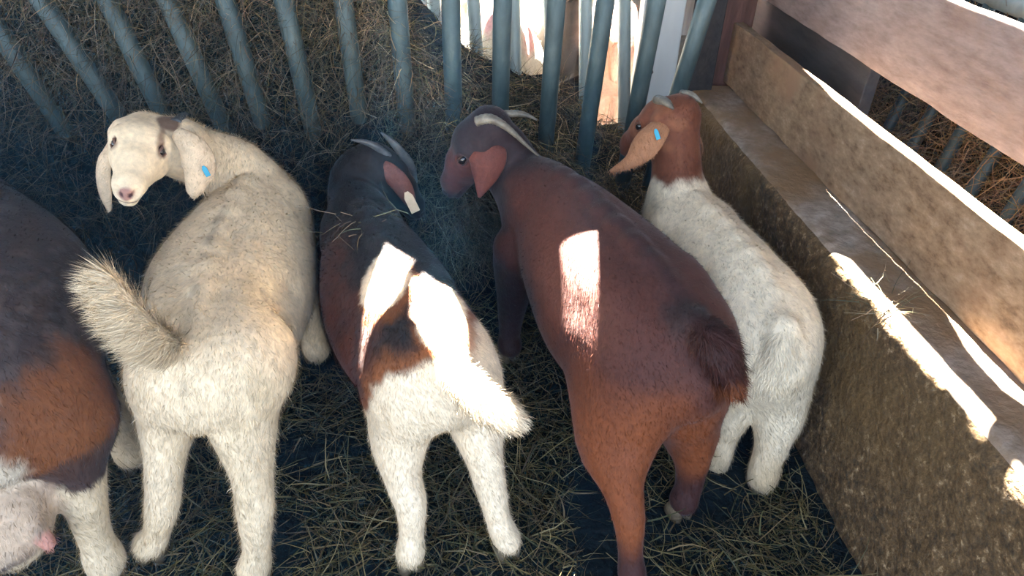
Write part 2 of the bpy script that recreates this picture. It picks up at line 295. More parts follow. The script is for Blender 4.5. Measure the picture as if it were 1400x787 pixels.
        'horns': [[((0.0963, 1.86, 0.7484), 0.019), ((0.1276, 1.85, 0.7603), 0.018), ((0.1591, 1.845, 0.7493), 0.015), ((0.1917, 1.845, 0.7235), 0.011),
                   ((0.225, 1.845, 0.6908), 0.007), ((0.2691, 1.84, 0.6505), 0.003)],
                  [((0.1414, 1.93, 0.7325), 0.016), ((0.1785, 1.93, 0.7406), 0.015), ((0.2159, 1.93, 0.7423), 0.012), ((0.2452, 1.93, 0.7354), 0.008),
                   ((0.2709, 1.93, 0.7219), 0.003)]]},
 'g5': {'spine': [(0.755, 1.22, 0.52, 0.085, 0.1), (0.75, 1.3, 0.555, 0.118, 0.14), (0.738, 1.42, 0.58, 0.145, 0.165), (0.72, 1.56, 0.58, 0.152, 0.17),
                  (0.695, 1.7, 0.585, 0.125, 0.155), (0.68, 1.8, 0.575, 0.092, 0.13)],
        'neck': [((0.68, 1.79, 0.5), 0.085, 0.1), ((0.6718, 1.83, 0.5874), 0.066, 0.076), ((0.6641, 1.85, 0.6583), 0.06, 0.068), ((0.6532, 1.87, 0.7098), 0.058, 0.064)],
        'head': {'O': (0.6463, 1.88, 0.7451), 'N': (0.5659, 2.0, 0.6288), 'up': (-0.15, -0.1, 0.95), 'L': 0.215, 'wide': 1.0},
        'legs': [[((0.7962, 1.28, 0.3336), 0.0727, 0.097), ((0.8308, 1.26, 0.2126), 0.0601, 0.0776), ((0.8229, 1.22, 0.1213), 0.0323, 0.0385),
                  ((0.8113, 1.2, 0.0611), 0.0277, 0.0308), ((0.8079, 1.19, 0.0158), 0.0277, 0.0293), ((0.8066, 1.185, -0.0043), 0.0277, 0.0293)],
                 [((0.724, 1.34, 0.2854), 0.0679, 0.097), ((0.7249, 1.32, 0.1478), 0.0563, 0.0727), ((0.7237, 1.3, 0.0572), 0.0293, 0.0347),
                  ((0.7167, 1.28, 0.0161), 0.0239, 0.0262), ((0.7158, 1.27, -0.0078), 0.0231, 0.0246), ((0.7165, 1.265, -0.0199), 0.0246, 0.0262)]],
        'front': [[((0.61, 1.72, 0.38), 0.055, 0.075), ((0.61, 1.73, 0.25), 0.04, 0.048), ((0.61, 1.74, 0.14), 0.03, 0.033), ((0.61, 1.74, 0.05), 0.025, 0.027),
                   ((0.61, 1.73, 0.02), 0.028, 0.03)],
                  [((0.76, 1.72, 0.38), 0.055, 0.075), ((0.76, 1.73, 0.25), 0.04, 0.048), ((0.76, 1.74, 0.14), 0.03, 0.033), ((0.76, 1.74, 0.05), 0.025, 0.027),
                   ((0.76, 1.73, 0.02), 0.028, 0.03)]],
        'tail': [((0.746, 1.2, 0.515), 0.034), ((0.7321, 1.165, 0.4853), 0.032), ((0.7174, 1.16, 0.4388), 0.028), ((0.7075, 1.165, 0.3859), 0.018)],
        'ears': [[((0.6125, 1.84, 0.7572), 0.05), ((0.5746, 1.8, 0.7318), 0.075), ((0.5432, 1.785, 0.694), 0.074), ((0.5116, 1.78, 0.6578), 0.038),
                  ((0.4597, 1.775, 0.6326), 0.008)],
                 [((0.736, 1.93, 0.6835), 0.022), ((0.7705, 1.96, 0.6425), 0.034), ((0.7854, 1.97, 0.6022), 0.03), ((0.7832, 1.97, 0.5756), 0.008)]],
        'earn': [(-0.55, -0.75, 0.35), (0.8, 0.3, 0.1)],
        'horns': [[((0.5925, 1.86, 0.8042), 0.017), ((0.6018, 1.83, 0.8111), 0.015), ((0.6108, 1.81, 0.8083), 0.011), ((0.6214, 1.8, 0.7998), 0.004)],
                  [((0.672, 1.9, 0.8053), 0.015), ((0.6883, 1.88, 0.8103), 0.013), ((0.7033, 1.865, 0.8052), 0.009), ((0.7206, 1.86, 0.7922), 0.003)]]},
 'g1': {'spine': [(-0.9, 1.07, 0.6, 0.13, 0.13), (-0.93, 1.17, 0.66, 0.18, 0.18), (-0.985, 1.33, 0.69, 0.21, 0.21), (-1.06, 1.48, 0.695, 0.22, 0.215),
                  (-1.16, 1.63, 0.695, 0.185, 0.205), (-1.26, 1.76, 0.68, 0.135, 0.175), (-1.31, 1.83, 0.64, 0.1, 0.14)],
        'neck': [((-1.33, 1.84, 0.56), 0.1, 0.12), ((-1.42, 1.92, 0.64), 0.08, 0.09), ((-1.5, 1.96, 0.7), 0.066, 0.075), ((-1.54, 1.97, 0.73), 0.062, 0.07)],
        'head': {'O': (-1.56, 1.98, 0.75), 'N': (-1.66, 2.1, 0.64), 'up': (0, 0.1, 1), 'L': 0.22, 'wide': 1.0},
        'legs': [[((-0.8298, 1.16, 0.4143), 0.097, 0.1261), ((-0.8238, 1.12, 0.3205), 0.0776, 0.097), ((-0.785, 1.07, 0.2414), 0.037, 0.0447),
                  ((-0.7882, 1.06, 0.1689), 0.0293, 0.0339), ((-0.7875, 1.05, 0.092), 0.0323, 0.0339), ((-0.7854, 1.045, 0.0226), 0.0385, 0.0416)],
                 [((-1.0, 1.12, 0.44), 0.09, 0.12), ((-1.03, 1.14, 0.3), 0.07, 0.09), ((-1.06, 1.06, 0.2), 0.045, 0.05), ((-1.06, 1.04, 0.1), 0.036, 0.038),
                  ((-1.07, 1.04, 0.05), 0.034, 0.036), ((-1.07, 1.04, 0.02), 0.036, 0.038)]],
        'front': [[((-1.3, 1.68, 0.44), 0.065, 0.09), ((-1.3, 1.7, 0.28), 0.045, 0.055), ((-1.3, 1.71, 0.16), 0.032, 0.036), ((-1.3, 1.71, 0.05), 0.026, 0.028),
                   ((-1.3, 1.7, 0.02), 0.03, 0.032)],
                  [((-1.02, 1.56, 0.42), 0.065, 0.09), ((-0.9199, 1.48, 0.1453), 0.042, 0.05), ((-0.8766, 1.42, 0.0946), 0.036, 0.04),
                   ((-0.8456, 1.38, 0.0523), 0.03, 0.032), ((-0.834, 1.37, 0.0148), 0.032, 0.036)]],
        'tail': [((-0.91, 1.03, 0.6), 0.04), ((-0.93, 0.97, 0.56), 0.036), ((-0.94, 0.95, 0.48), 0.03), ((-0.94, 0.95, 0.42), 0.015)],
        'ears': [[((-1.6, 1.94, 0.75), 0.03), ((-1.64, 1.91, 0.7), 0.08), ((-1.65, 1.91, 0.64), 0.08), ((-1.65, 1.91, 0.59), 0.02)],
                 [((-1.5, 1.99, 0.75), 0.03), ((-1.46, 2.0, 0.7), 0.08), ((-1.45, 2.0, 0.64), 0.08), ((-1.45, 2.0, 0.59), 0.02)]],
        'earn': [(-0.8, -0.5, 0.2), (0.8, -0.5, 0.2)],
        'horns': [[((-1.57, 1.96, 0.81), 0.018), ((-1.56, 1.92, 0.84), 0.015), ((-1.55, 1.87, 0.84), 0.009), ((-1.54, 1.83, 0.82), 0.003)],
                  [((-1.53, 1.98, 0.81), 0.018), ((-1.5, 1.94, 0.84), 0.015), ((-1.48, 1.89, 0.84), 0.009), ((-1.47, 1.85, 0.82), 0.003)]],
        'udder': [((-0.8898, 1.0, 0.2938), 0.08, 0.085), ((-0.8908, 0.97, 0.2531), 0.075, 0.06)],
        'teats': [((-0.8191, 0.96, 0.2893), (-0.7977, 0.945, 0.2615))]},
 'g6': {'spine': [(0.25, 2.86, 0.784, 0.1164, 0.1925), (0.23, 2.9733, 0.84, 0.1587, 0.2625), (0.1961, 3.1658, 0.854, 0.1904, 0.315),
                  (0.1601, 3.3696, 0.854, 0.201, 0.3325), (0.1262, 3.5622, 0.868, 0.1693, 0.315), (0.0982, 3.7207, 0.854, 0.127, 0.2625),
                  (0.0823, 3.8113, 0.798, 0.0952, 0.21)],
        'neck': [((0.0862, 3.7887, 0.672), 0.09927371253257329, 0.1265), ((0.0663, 3.9019, 0.798), 0.0805, 0.09775),
                 ((0.0523, 3.9812, 0.924), 0.06899999999999999, 0.0805), ((0.0443, 4.0265, 0.98), 0.0644, 0.0759)],
        'head': {'O': (0.0423, 4.0378, 1.022), 'N': (0.0104, 4.219, 0.868), 'up': (-0.06945927106677212, 0.3939231012048832, 0.9), 'L': 0.253, 'wide': 1.0},
        'legs': [[((0.1619, 2.9028, 0.56), 0.08625, 0.11499999999999999), ((0.1559, 2.9368, 0.42), 0.06325, 0.08625), ((0.1719, 2.8462, 0.28), 0.03795, 0.0483),
                  ((0.1679, 2.8689, 0.14), 0.029899999999999996, 0.034499999999999996), ((0.1659, 2.8802, 0.028), 0.0322, 0.0368)],
                 [((0.3182, 2.9304, 0.56), 0.08625, 0.11499999999999999), ((0.3122, 2.9644, 0.42), 0.06325, 0.08625), ((0.3281, 2.8738, 0.28), 0.03795, 0.0483),
                  ((0.3242, 2.8964, 0.14), 0.029899999999999996, 0.034499999999999996), ((0.3222, 2.9078, 0.028), 0.0322, 0.0368)]],
        'front': [[((0.0281, 3.6616, 0.532), 0.06325, 0.08625), ((0.0241, 3.6843, 0.35), 0.046, 0.0552), ((0.0241, 3.6843, 0.196), 0.034499999999999996, 0.03795),
                   ((0.0241, 3.6843, 0.028), 0.0322, 0.034499999999999996)],
                  [((0.1844, 3.6892, 0.532), 0.06325, 0.08625), ((0.1804, 3.7119, 0.35), 0.046, 0.0552), ((0.1804, 3.7119, 0.196), 0.034499999999999996, 0.03795),
                   ((0.1804, 3.7119, 0.028), 0.0322, 0.034499999999999996)]],
        'tail': [((0.254, 2.8373, 0.728), 0.0391), ((0.264, 2.7807, 0.7), 0.034499999999999996), ((0.268, 2.7581, 0.602), 0.028749999999999998),
                 ((0.268, 2.7581, 0.532), 0.0138)],
        'ears': [[((-0.029, 3.9786, 1.064), 0.034499999999999996), ((-0.0819, 3.9809, 1.008), 0.0805), ((-0.1009, 3.9892, 0.924), 0.08625),
                  ((-0.0953, 3.9902, 0.84), 0.034499999999999996)],
                 [((0.1296, 4.0065, 1.064), 0.034499999999999996), ((0.1785, 4.0268, 1.008), 0.0805), ((0.1935, 4.0411, 0.924), 0.08625),
                  ((0.1879, 4.0401, 0.84), 0.034499999999999996)]],
        'earn': [(-0.984807753012208, -0.1736481776669303, 0.2), (0.984807753012208, 0.1736481776669303, 0.2)],
        'horns': [[((0.0123, 4.0092, 1.106), 0.018), ((0.0053, 3.9496, 1.162), 0.014), ((0.0003, 3.8786, 1.148), 0.004)],
                  [((0.0803, 4.0212, 1.106), 0.018), ((0.1073, 3.9675, 1.162), 0.014), ((0.1362, 3.9026, 1.148), 0.004)]]},
 'g7': {'spine': [(-0.13, 3.1, 0.7392, 0.115, 0.1452), (-0.1816, 3.1971, 0.792, 0.1568, 0.198), (-0.2694, 3.3622, 0.8052, 0.1881, 0.2376),
                  (-0.3624, 3.5371, 0.8052, 0.1986, 0.2508), (-0.4502, 3.7022, 0.8184, 0.1672, 0.2376), (-0.5225, 3.8381, 0.8052, 0.1254, 0.198),
                  (-0.5638, 3.9158, 0.7524, 0.094, 0.1584)],
        'neck': [((-0.5535, 3.8964, 0.6336), 0.09649326401360875, 0.12100000000000001), ((-0.6051, 3.9935, 0.7524), 0.07700000000000001, 0.09350000000000001),
                 ((-0.6413, 4.0615, 0.8712), 0.066, 0.07700000000000001), ((-0.6619, 4.1004, 0.924), 0.06160000000000001, 0.07260000000000001)],
        'head': {'O': (-0.6671, 4.1101, 0.9636),
                 'N': (-0.7497, 4.2655, 0.8184),
                 'up': (-0.18778862511435637, 0.3531790371435708, 0.9),
                 'L': 0.24200000000000002,
                 'wide': 1.0},
        'legs': [[((-0.225, 3.1118, 0.528), 0.0825, 0.11000000000000001), ((-0.2405, 3.1409, 0.396), 0.060500000000000005, 0.0825),
                  ((-0.1992, 3.0632, 0.264), 0.036300000000000006, 0.046200000000000005), ((-0.2095, 3.0826, 0.132), 0.0286, 0.033),
                  ((-0.2147, 3.0923, 0.0264), 0.030800000000000004, 0.0352)],
                 [((-0.0866, 3.1854, 0.528), 0.0825, 0.11000000000000001), ((-0.1021, 3.2145, 0.396), 0.060500000000000005, 0.0825),
                  ((-0.0608, 3.1368, 0.264), 0.036300000000000006, 0.046200000000000005), ((-0.0711, 3.1562, 0.132), 0.0286, 0.033),
                  ((-0.0763, 3.1659, 0.0264), 0.030800000000000004, 0.0352)]],
        'front': [[((-0.571, 3.7625, 0.5016), 0.060500000000000005, 0.0825), ((-0.5814, 3.7819, 0.33), 0.044000000000000004, 0.05280000000000001),
                   ((-0.5814, 3.7819, 0.1848), 0.033, 0.036300000000000006), ((-0.5814, 3.7819, 0.0264), 0.030800000000000004, 0.033)],
                  [((-0.4326, 3.8361, 0.5016), 0.060500000000000005, 0.0825), ((-0.4429, 3.8555, 0.33), 0.044000000000000004, 0.05280000000000001),
                   ((-0.4429, 3.8555, 0.1848), 0.033, 0.036300000000000006), ((-0.4429, 3.8555, 0.0264), 0.030800000000000004, 0.033)]],
        'tail': [((-0.1197, 3.0806, 0.6864), 0.0374), ((-0.0939, 3.032, 0.66), 0.033), ((-0.0835, 3.0126, 0.5676), 0.027500000000000004),
                 ((-0.0835, 3.0126, 0.5016), 0.013200000000000002)],
        'ears': [[((-0.7144, 4.0351, 1.0032), 0.033), ((-0.7633, 4.0216, 0.9504), 0.07700000000000001), ((-0.783, 4.0235, 0.8712), 0.0825),
                  ((-0.7782, 4.0261, 0.792), 0.033)],
                 [((-0.5784, 4.1074, 1.0032), 0.033), ((-0.5399, 4.1403, 0.9504), 0.07700000000000001), ((-0.5305, 4.1578, 0.8712), 0.0825),
                  ((-0.5353, 4.1552, 0.792), 0.033)]],
        'earn': [(-0.8829475928589269, -0.4694715627858909, 0.2), (0.8829475928589269, 0.4694715627858909, 0.2)],
        'horns': [[((-0.6859, 4.0752, 1.0428), 0.018), ((-0.6746, 4.0189, 1.0956), 0.014), ((-0.6582, 3.9528, 1.0824), 0.004)],
                  [((-0.6276, 4.1062, 1.0428), 0.018), ((-0.5872, 4.0653, 1.0956), 0.014), ((-0.5417, 4.0148, 1.0824), 0.004)]]},
 'g8': {'spine': [(0.66, 4.15, 0.672, 0.1075, 0.132), (0.646, 4.0359, 0.72, 0.1466, 0.18), (0.6222, 3.8418, 0.732, 0.1759, 0.216), (0.5969, 3.6364, 0.732, 0.1857, 0.228),
                  (0.5731, 3.4423, 0.744, 0.1564, 0.216), (0.5535, 3.2825, 0.732, 0.1173, 0.18), (0.5423, 3.1912, 0.684, 0.088, 0.144)],
        'neck': [((0.5451, 3.214, 0.576), 0.09542228513298139, 0.1265), ((0.5311, 3.0999, 0.7512), 0.0805, 0.09775),
                 ((0.5213, 3.02, 0.9264), 0.06899999999999999, 0.0805), ((0.5156, 2.9743, 1.008), 0.0644, 0.0759)],
        'head': {'O': (0.5142, 2.9629, 1.044), 'N': (0.4918, 2.7803, 0.912), 'up': (-0.04874773736205895, -0.39701846065652885, 0.9), 'L': 0.253, 'wide': 1.0},
        'legs': [[((0.7258, 4.084, 0.48), 0.08625, 0.11499999999999999), ((0.7216, 4.0498, 0.36), 0.06325, 0.08625), ((0.7328, 4.1411, 0.24), 0.03795, 0.0483),
                  ((0.73, 4.1182, 0.12), 0.029899999999999996, 0.034499999999999996), ((0.7286, 4.1068, 0.024), 0.0322, 0.0368)],
                 [((0.5802, 4.1019, 0.48), 0.08625, 0.11499999999999999), ((0.576, 4.0676, 0.36), 0.06325, 0.08625), ((0.5872, 4.1589, 0.24), 0.03795, 0.0483),
                  ((0.5844, 4.1361, 0.12), 0.029899999999999996, 0.034499999999999996), ((0.583, 4.1247, 0.024), 0.0322, 0.0368)]],
        'front': [[((0.6319, 3.3192, 0.456), 0.06325, 0.08625), ((0.6291, 3.2964, 0.3), 0.046, 0.0552), ((0.6291, 3.2964, 0.168), 0.034499999999999996, 0.03795),
                   ((0.6291, 3.2964, 0.024), 0.0322, 0.034499999999999996)],
                  [((0.4863, 3.3371, 0.456), 0.06325, 0.08625), ((0.4835, 3.3143, 0.3), 0.046, 0.0552), ((0.4835, 3.3143, 0.168), 0.034499999999999996, 0.03795),
                   ((0.4835, 3.3143, 0.024), 0.0322, 0.034499999999999996)]],
        'tail': [((0.6628, 4.1728, 0.624), 0.0391), ((0.6698, 4.2299, 0.6), 0.034499999999999996), ((0.6726, 4.2527, 0.516), 0.028749999999999998),
                 ((0.6726, 4.2527, 0.456), 0.0138)],
        'ears': [[((0.5998, 2.9988, 1.08), 0.034499999999999996), ((0.6497, 2.981, 1.032), 0.0805), ((0.6654, 2.9675, 0.96), 0.08625),
                  ((0.6597, 2.9682, 0.888), 0.034499999999999996)],
                 [((0.44, 3.0184, 1.08), 0.034499999999999996), ((0.3872, 3.0133, 1.032), 0.0805), ((0.3687, 3.004, 0.96), 0.08625),
                  ((0.3744, 3.0033, 0.888), 0.034499999999999996)]],
        'earn': [(0.9925461516413221, -0.12186934340514737, 0.2), (-0.9925461516413221, 0.12186934340514737, 0.2)],
        'horns': [[((0.5513, 2.9815, 1.116), 0.018), ((0.5754, 3.0365, 1.164), 0.014), ((0.6009, 3.1029, 1.152), 0.004)],
                  [((0.4828, 2.9899, 1.116), 0.018), ((0.4727, 3.0491, 1.164), 0.014), ((0.464, 3.1197, 1.152), 0.004)]]},
 'g9': {'spine': [(0.755, 3.05, 0.7, 0.0638, 0.1375), (0.7724, 3.1485, 0.75, 0.087, 0.1875), (0.8019, 3.3159, 0.7625, 0.1044, 0.225),
                  (0.8331, 3.4932, 0.7625, 0.1102, 0.2375), (0.8627, 3.6606, 0.775, 0.0928, 0.225), (0.887, 3.7985, 0.7625, 0.0696, 0.1875),
                  (0.9009, 3.8772, 0.7125, 0.0522, 0.15)],
        'neck': [((0.8974, 3.8575, 0.6), 0.06854195795277516, 0.11), ((0.9148, 3.956, 0.7125), 0.07, 0.085), ((0.9269, 4.025, 0.825), 0.06, 0.07),
                 ((0.9339, 4.0644, 0.875), 0.056, 0.066)],
        'head': {'O': (0.9356, 4.0742, 0.9125), 'N': (0.9634, 4.2318, 0.775), 'up': (0.06945927106677217, 0.3939231012048832, 0.9), 'L': 0.22, 'wide': 1.0},
        'legs': [[((0.7208, 3.1068, 0.5), 0.075, 0.1), ((0.7261, 3.1363, 0.375), 0.055, 0.075), ((0.7122, 3.0576, 0.25), 0.033, 0.042),
                  ((0.7156, 3.0772, 0.125), 0.026, 0.03), ((0.7174, 3.0871, 0.025), 0.028, 0.032)],
                 [((0.8065, 3.0917, 0.5), 0.075, 0.1), ((0.8117, 3.1212, 0.375), 0.055, 0.075), ((0.7978, 3.0424, 0.25), 0.033, 0.042),
                  ((0.8013, 3.0621, 0.125), 0.026, 0.03), ((0.803, 3.072, 0.025), 0.028, 0.032)]],
        'front': [[((0.8372, 3.7666, 0.475), 0.055, 0.075), ((0.8407, 3.7863, 0.3125), 0.04, 0.048), ((0.8407, 3.7863, 0.175), 0.03, 0.033),
                   ((0.8407, 3.7863, 0.025), 0.028, 0.03)],
                  [((0.9229, 3.7515, 0.475), 0.055, 0.075), ((0.9263, 3.7712, 0.3125), 0.04, 0.048), ((0.9263, 3.7712, 0.175), 0.03, 0.033),
                   ((0.9263, 3.7712, 0.025), 0.028, 0.03)]],
        'tail': [((0.7515, 3.0303, 0.65), 0.034), ((0.7428, 2.9811, 0.625), 0.03), ((0.7394, 2.9614, 0.5375), 0.025), ((0.7394, 2.9614, 0.475), 0.012)],
        'ears': [[((0.8597, 4.047, 0.95), 0.03), ((0.8171, 4.0646, 0.9), 0.07), ((0.8041, 4.0771, 0.825), 0.075), ((0.809, 4.0762, 0.75), 0.03)],
                 [((0.9976, 4.0227, 0.95), 0.03), ((1.0436, 4.0247, 0.9), 0.07), ((1.0601, 4.0319, 0.825), 0.075), ((1.0552, 4.0328, 0.75), 0.03)]],
        'earn': [(-0.984807753012208, 0.17364817766693041, 0.2), (0.984807753012208, -0.17364817766693041, 0.2)],
        'horns': [[((0.9026, 4.0597, 0.9875), 0.018), ((0.8791, 4.0131, 1.0375), 0.014), ((0.8539, 3.9566, 1.025), 0.004)],
                  [((0.9617, 4.0493, 0.9875), 0.018), ((0.9678, 3.9974, 1.0375), 0.014), ((0.9721, 3.9358, 1.025), 0.004)]]}}

# ------------------------------------------------------------------ setting
# pen floor: lumpy bedding coloured blue-black as if in shade
def grid_mesh(name, x0, x1, y0, y1, step, zf, mat_, kind='structure'):
    nx, ny = int((x1-x0)/step)+1, int((y1-y0)/step)+1
    X, Y = np.meshgrid(np.linspace(x0, x1, nx), np.linspace(y0, y1, ny), indexing='ij')
    V = np.stack([X, Y, zf(X, Y)], -1).reshape(-1, 3)
    i = np.arange(nx*ny).reshape(nx, ny)
    F = np.stack([i[:-1,:-1], i[1:,:-1], i[1:,1:], i[:-1,1:]], -1).reshape(-1, 4)
    o = mesh_np(name, V, F, mat_); tag(o, kind=kind); return o
WALL_X, LEDGE_Z = 0.948, 0.563
def floor_z(X, Y):
    P = np.stack([X, Y, X*0], -1)
    z = (vnoise(P, .22)-.5)*.035+(vnoise(P+7, .07)-.5)*.022
    return z-.012+.05*sstep(.80, .97, X)*(vnoise(P+3, .15))
grid_mesh('floor', -2.6, .97, .05, 2.75, .025, floor_z, M['shade_muck'])
MB().box((-8, 2.74, -.10), (8, 9, -.02)).build('ground_beyond', M['far_ground'], smooth=False)['kind'] = 'structure'
MB().box((-8, -4, -.12), (8, 2.74, -.06)).build('ground', M['shade_muck'], smooth=False)['kind'] = 'structure'

# low concrete wall on the right: profile (inner face, worn edge, ledge) swept along y with displacement
def low_wall():
    ys = np.arange(.2, 2.66, .012)
    face = [(0.0, z) for z in np.arange(-.05, LEDGE_Z-.012, .014)]
    edge = [(.003, LEDGE_Z-.010), (.009, LEDGE_Z-.003), (.016, LEDGE_Z)]
    top = [(x, LEDGE_Z) for x in np.arange(.028, .26, .012)]
    prof = np.array(face+edge+top); nf = len(face)
    V = np.zeros((len(prof), len(ys), 3)); V[..., 0] = WALL_X+prof[:, None, 0]; V[..., 1] = ys[None]; V[..., 2] = prof[:, None, 1]
    n1 = vnoise(V, .05)-.5; n2 = vnoise(V+5, .018)-.5; n3 = vnoise(V+9, .25)-.5
    d = n1*.012+n2*.008+n3*.014
    chip = np.clip(vnoise(V+2, .035)-.52, 0, 1)*.04+np.clip(vnoise(V+21, .09)-.5, 0, 1)*.03
    near = np.exp(-((prof[:, None, 0]/.022)**2+((LEDGE_Z-prof[:, None, 1])/.022)**2))
    isface = (np.arange(len(prof)) < nf+1)[:, None]
    V[..., 0] += np.where(isface, -d*.8, 0)+chip*near
    V[..., 2] += np.where(isface, 0, d*.5)-chip*near
    i = np.arange(V.shape[0]*V.shape[1]).reshape(V.shape[0], -1)
    F = np.stack([i[:-1,:-1], i[:-1,1:], i[1:,1:], i[1:,:-1]], -1)
    nfr = nf+1
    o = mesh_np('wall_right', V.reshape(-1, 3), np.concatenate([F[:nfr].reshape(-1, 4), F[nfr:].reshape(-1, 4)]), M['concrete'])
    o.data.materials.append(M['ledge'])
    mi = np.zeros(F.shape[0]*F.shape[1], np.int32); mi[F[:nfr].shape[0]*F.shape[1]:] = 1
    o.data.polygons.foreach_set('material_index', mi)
    tag(o, kind='structure')
    b = MB().box((WALL_X+.02, .2, -.05), (WALL_X+.262, 2.65, LEDGE_Z-.03)).build('wall_core', M['concrete'], o, smooth=False)
    return o
low_wall()

# roof added out of view to block sun; holes shape the sun patches
def to_sun_mask(p):
    p = np.array(p, float); t = (SUN_MASK_Z-p[2])/SUN_DIR[2]; q = p+SUN_DIR*t; return (q[0], q[1])
def inside(p, poly):
    c = False; n = len(poly)
    for i in range(n):
        (x0, y0), (x1, y1) = poly[i], poly[(i+1) % n]
        if (y0 > p[1]) != (y1 > p[1]) and p[0] < (x1-x0)*(p[1]-y0)/(y1-y0)+x0: c = not c
    return c
def sun_mask_roof():
    from mathutils.geometry import delaunay_2d_cdt
    outer = [(-7, -1.0), (7, -1.0), (7, SUN_MASK_END+1.0), (.99, SUN_MASK_END+1.0), (.99, SUN_MASK_END), (-7, SUN_MASK_END)]
    holes = [[to_sun_mask(p) for p in poly] for poly in SUN_POLYS]
    pts = [Vector(p) for p in outer]+[Vector(p) for h in holes for p in h]; edges = []; k = 0
    for h in [outer]+holes:
        edges += [(k+i, k+(i+1) % len(h)) for i in range(len(h))]; k += len(h)
    V, E, F, *_ = delaunay_2d_cdt(pts, edges, [], 1, 1e-5)
    keep = []
    for f in F:
        c = sum((V[i] for i in f), Vector((0, 0)))/len(f)
        if not any(inside(c, h) for h in holes): keep.append(tuple(f))
    o = MB().add([(v.x, v.y, SUN_MASK_Z) for v in V], keep).build('sun_mask_ceiling', M['sun_mask_roof'], smooth=False); tag(o, kind='structure')
sun_mask_roof()

# ------------------------------------------------------------------ planks above the low wall
def plank(name, x0, x1, y0, y1, z0, z1, m, label, wav=.004):
    ny = 90
    ys = np.linspace(y0, y1, ny); r = [(x0, z0), (x0, z0+.25*(z1-z0)), (x0, z0+.5*(z1-z0)), (x0, z0+.75*(z1-z0)), (x0, z1), (x1, z1), (x1, z0)]
    V = np.zeros((ny, len(r), 3))
    for k, (x, z) in enumerate(r): V[:, k] = np.stack([np.full(ny, x), ys, np.full(ny, z)], -1)
    V[..., 0] += (vnoise(V, .12)-.5)*wav*1.5; V[..., 2] += (vnoise(V+4, .09)-.5)*wav*2
    k = len(r); i = np.arange(ny*k).reshape(ny, k); F = []
    for a in range(ny-1):
        for b in range(k): F.append((i[a, b], i[a, (b+1) % k], i[a+1, (b+1) % k], i[a+1, b]))
    F.append(tuple(i[0])[::-1]); F.append(tuple(i[-1]))
    o = MB().add(V.reshape(-1, 3), [tuple(map(int, f)) for f in F]).build(name, m, smooth=False, bevel=.003)
    return tag(o, label, 'plank')
plank('rail_plank', 1.113, 1.150, .3, 2.70, .565, .790, M['plank'], 'lower brown plank on edge on top of the concrete wall, sunlit top edge')
plank('rail_plank', 1.215, 1.250, .3, 2.70, .868, 1.107, M['plank_grey'], 'upper greyish plank across the top right corner')
o = MB().box((1.02, 2.70, .0), (1.19, 2.82, 1.6)).build('corner_post', M['redwood'], smooth=False, bevel=.006); tag(o, 'red-brown square timber post at the far end of the lower plank', 'post')
o = MB().box((1.27, 2.0, .30), (1.31, 2.95, 1.12)).build('partition_board', M['darkwood'], smooth=False, bevel=.004); tag(o, 'dark board panel seen in the gap between the two planks', 'board')
o = MB().box((.925, 2.60, .0), (1.035, 2.64, 1.6)).build('end_board', M['darkwood'], smooth=False, bevel=.004); tag(o, 'dark upright board in the corner behind the brown-headed goat', 'board')
MB().box((-5, 5.4, -.1), (6, 5.5, 2.6)).build('wall_back', M['boards'], smooth=False)['kind'] = 'structure'

# ------------------------------------------------------------------ hay rack (front bars, back bars, rails)
rack = empty('hay_rack', (0, 2.3, 0), 'galvanised steel hay rack with slanted tubular bars the goats eat through', 'hay rack')
def bar(name, a, b, r, m, parent):
    a, b = np.array(a), np.array(b); return MB().tube([a, a+(b-a)*.5, b], r, 20).build(name, m, parent)
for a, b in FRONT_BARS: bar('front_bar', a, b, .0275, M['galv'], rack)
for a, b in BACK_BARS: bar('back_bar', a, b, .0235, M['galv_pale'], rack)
MB().tube([(-1.9, 2.05, 1.27), (0, 2.05, 1.27), (.93, 2.05, 1.27)], .028, 18).build('top_rail', M['galv'], rack)
MB().tube([(-1.9, 2.40, .06), (0, 2.40, .06), (.93, 2.40, .06)], .028, 18).build('bottom_rail', M['galv'], rack)
# white steel post with flanges and bolts
wp = empty('steel_post', (.83, 2.72, 0), 'wide pale steel post with bolts behind the rack bars beside the brown-headed goat', 'post')
MB().box((.752, 2.66, -.02), (.905, 2.74, 2.2)).build('post_body', M['white_steel'], wp, smooth=False, bevel=.006)
MB().box((.742, 2.640, -.02), (.762, 2.665, 2.2)).build('flange', M['white_steel'], wp, smooth=False, bevel=.003)
for z in (.35, .62, .89, 1.15): MB().tube([(.80, 2.665, z), (.80, 2.640, z)], .010, 6).build('bolt', M['bolt'], wp, smooth=False)
# next stall's rack on the far right
rack2 = empty('stall_rack', (1.5, 1.6, 0), 'row of grey bars before brown hay in the gap between the planks', 'hay rack')
for k in range(9):
    y = .95+k*.155
    bar('rack_bar', (1.60, y+.0, 1.02), (1.42, y, .0), .0185, M['galv'], rack2)
MB().tube([(1.60, .7, 1.03), (1.60, 1.6, 1.03), (1.60, 2.45, 1.03)], .025, 16).build('top_rail', M['galv_pale'], rack2)

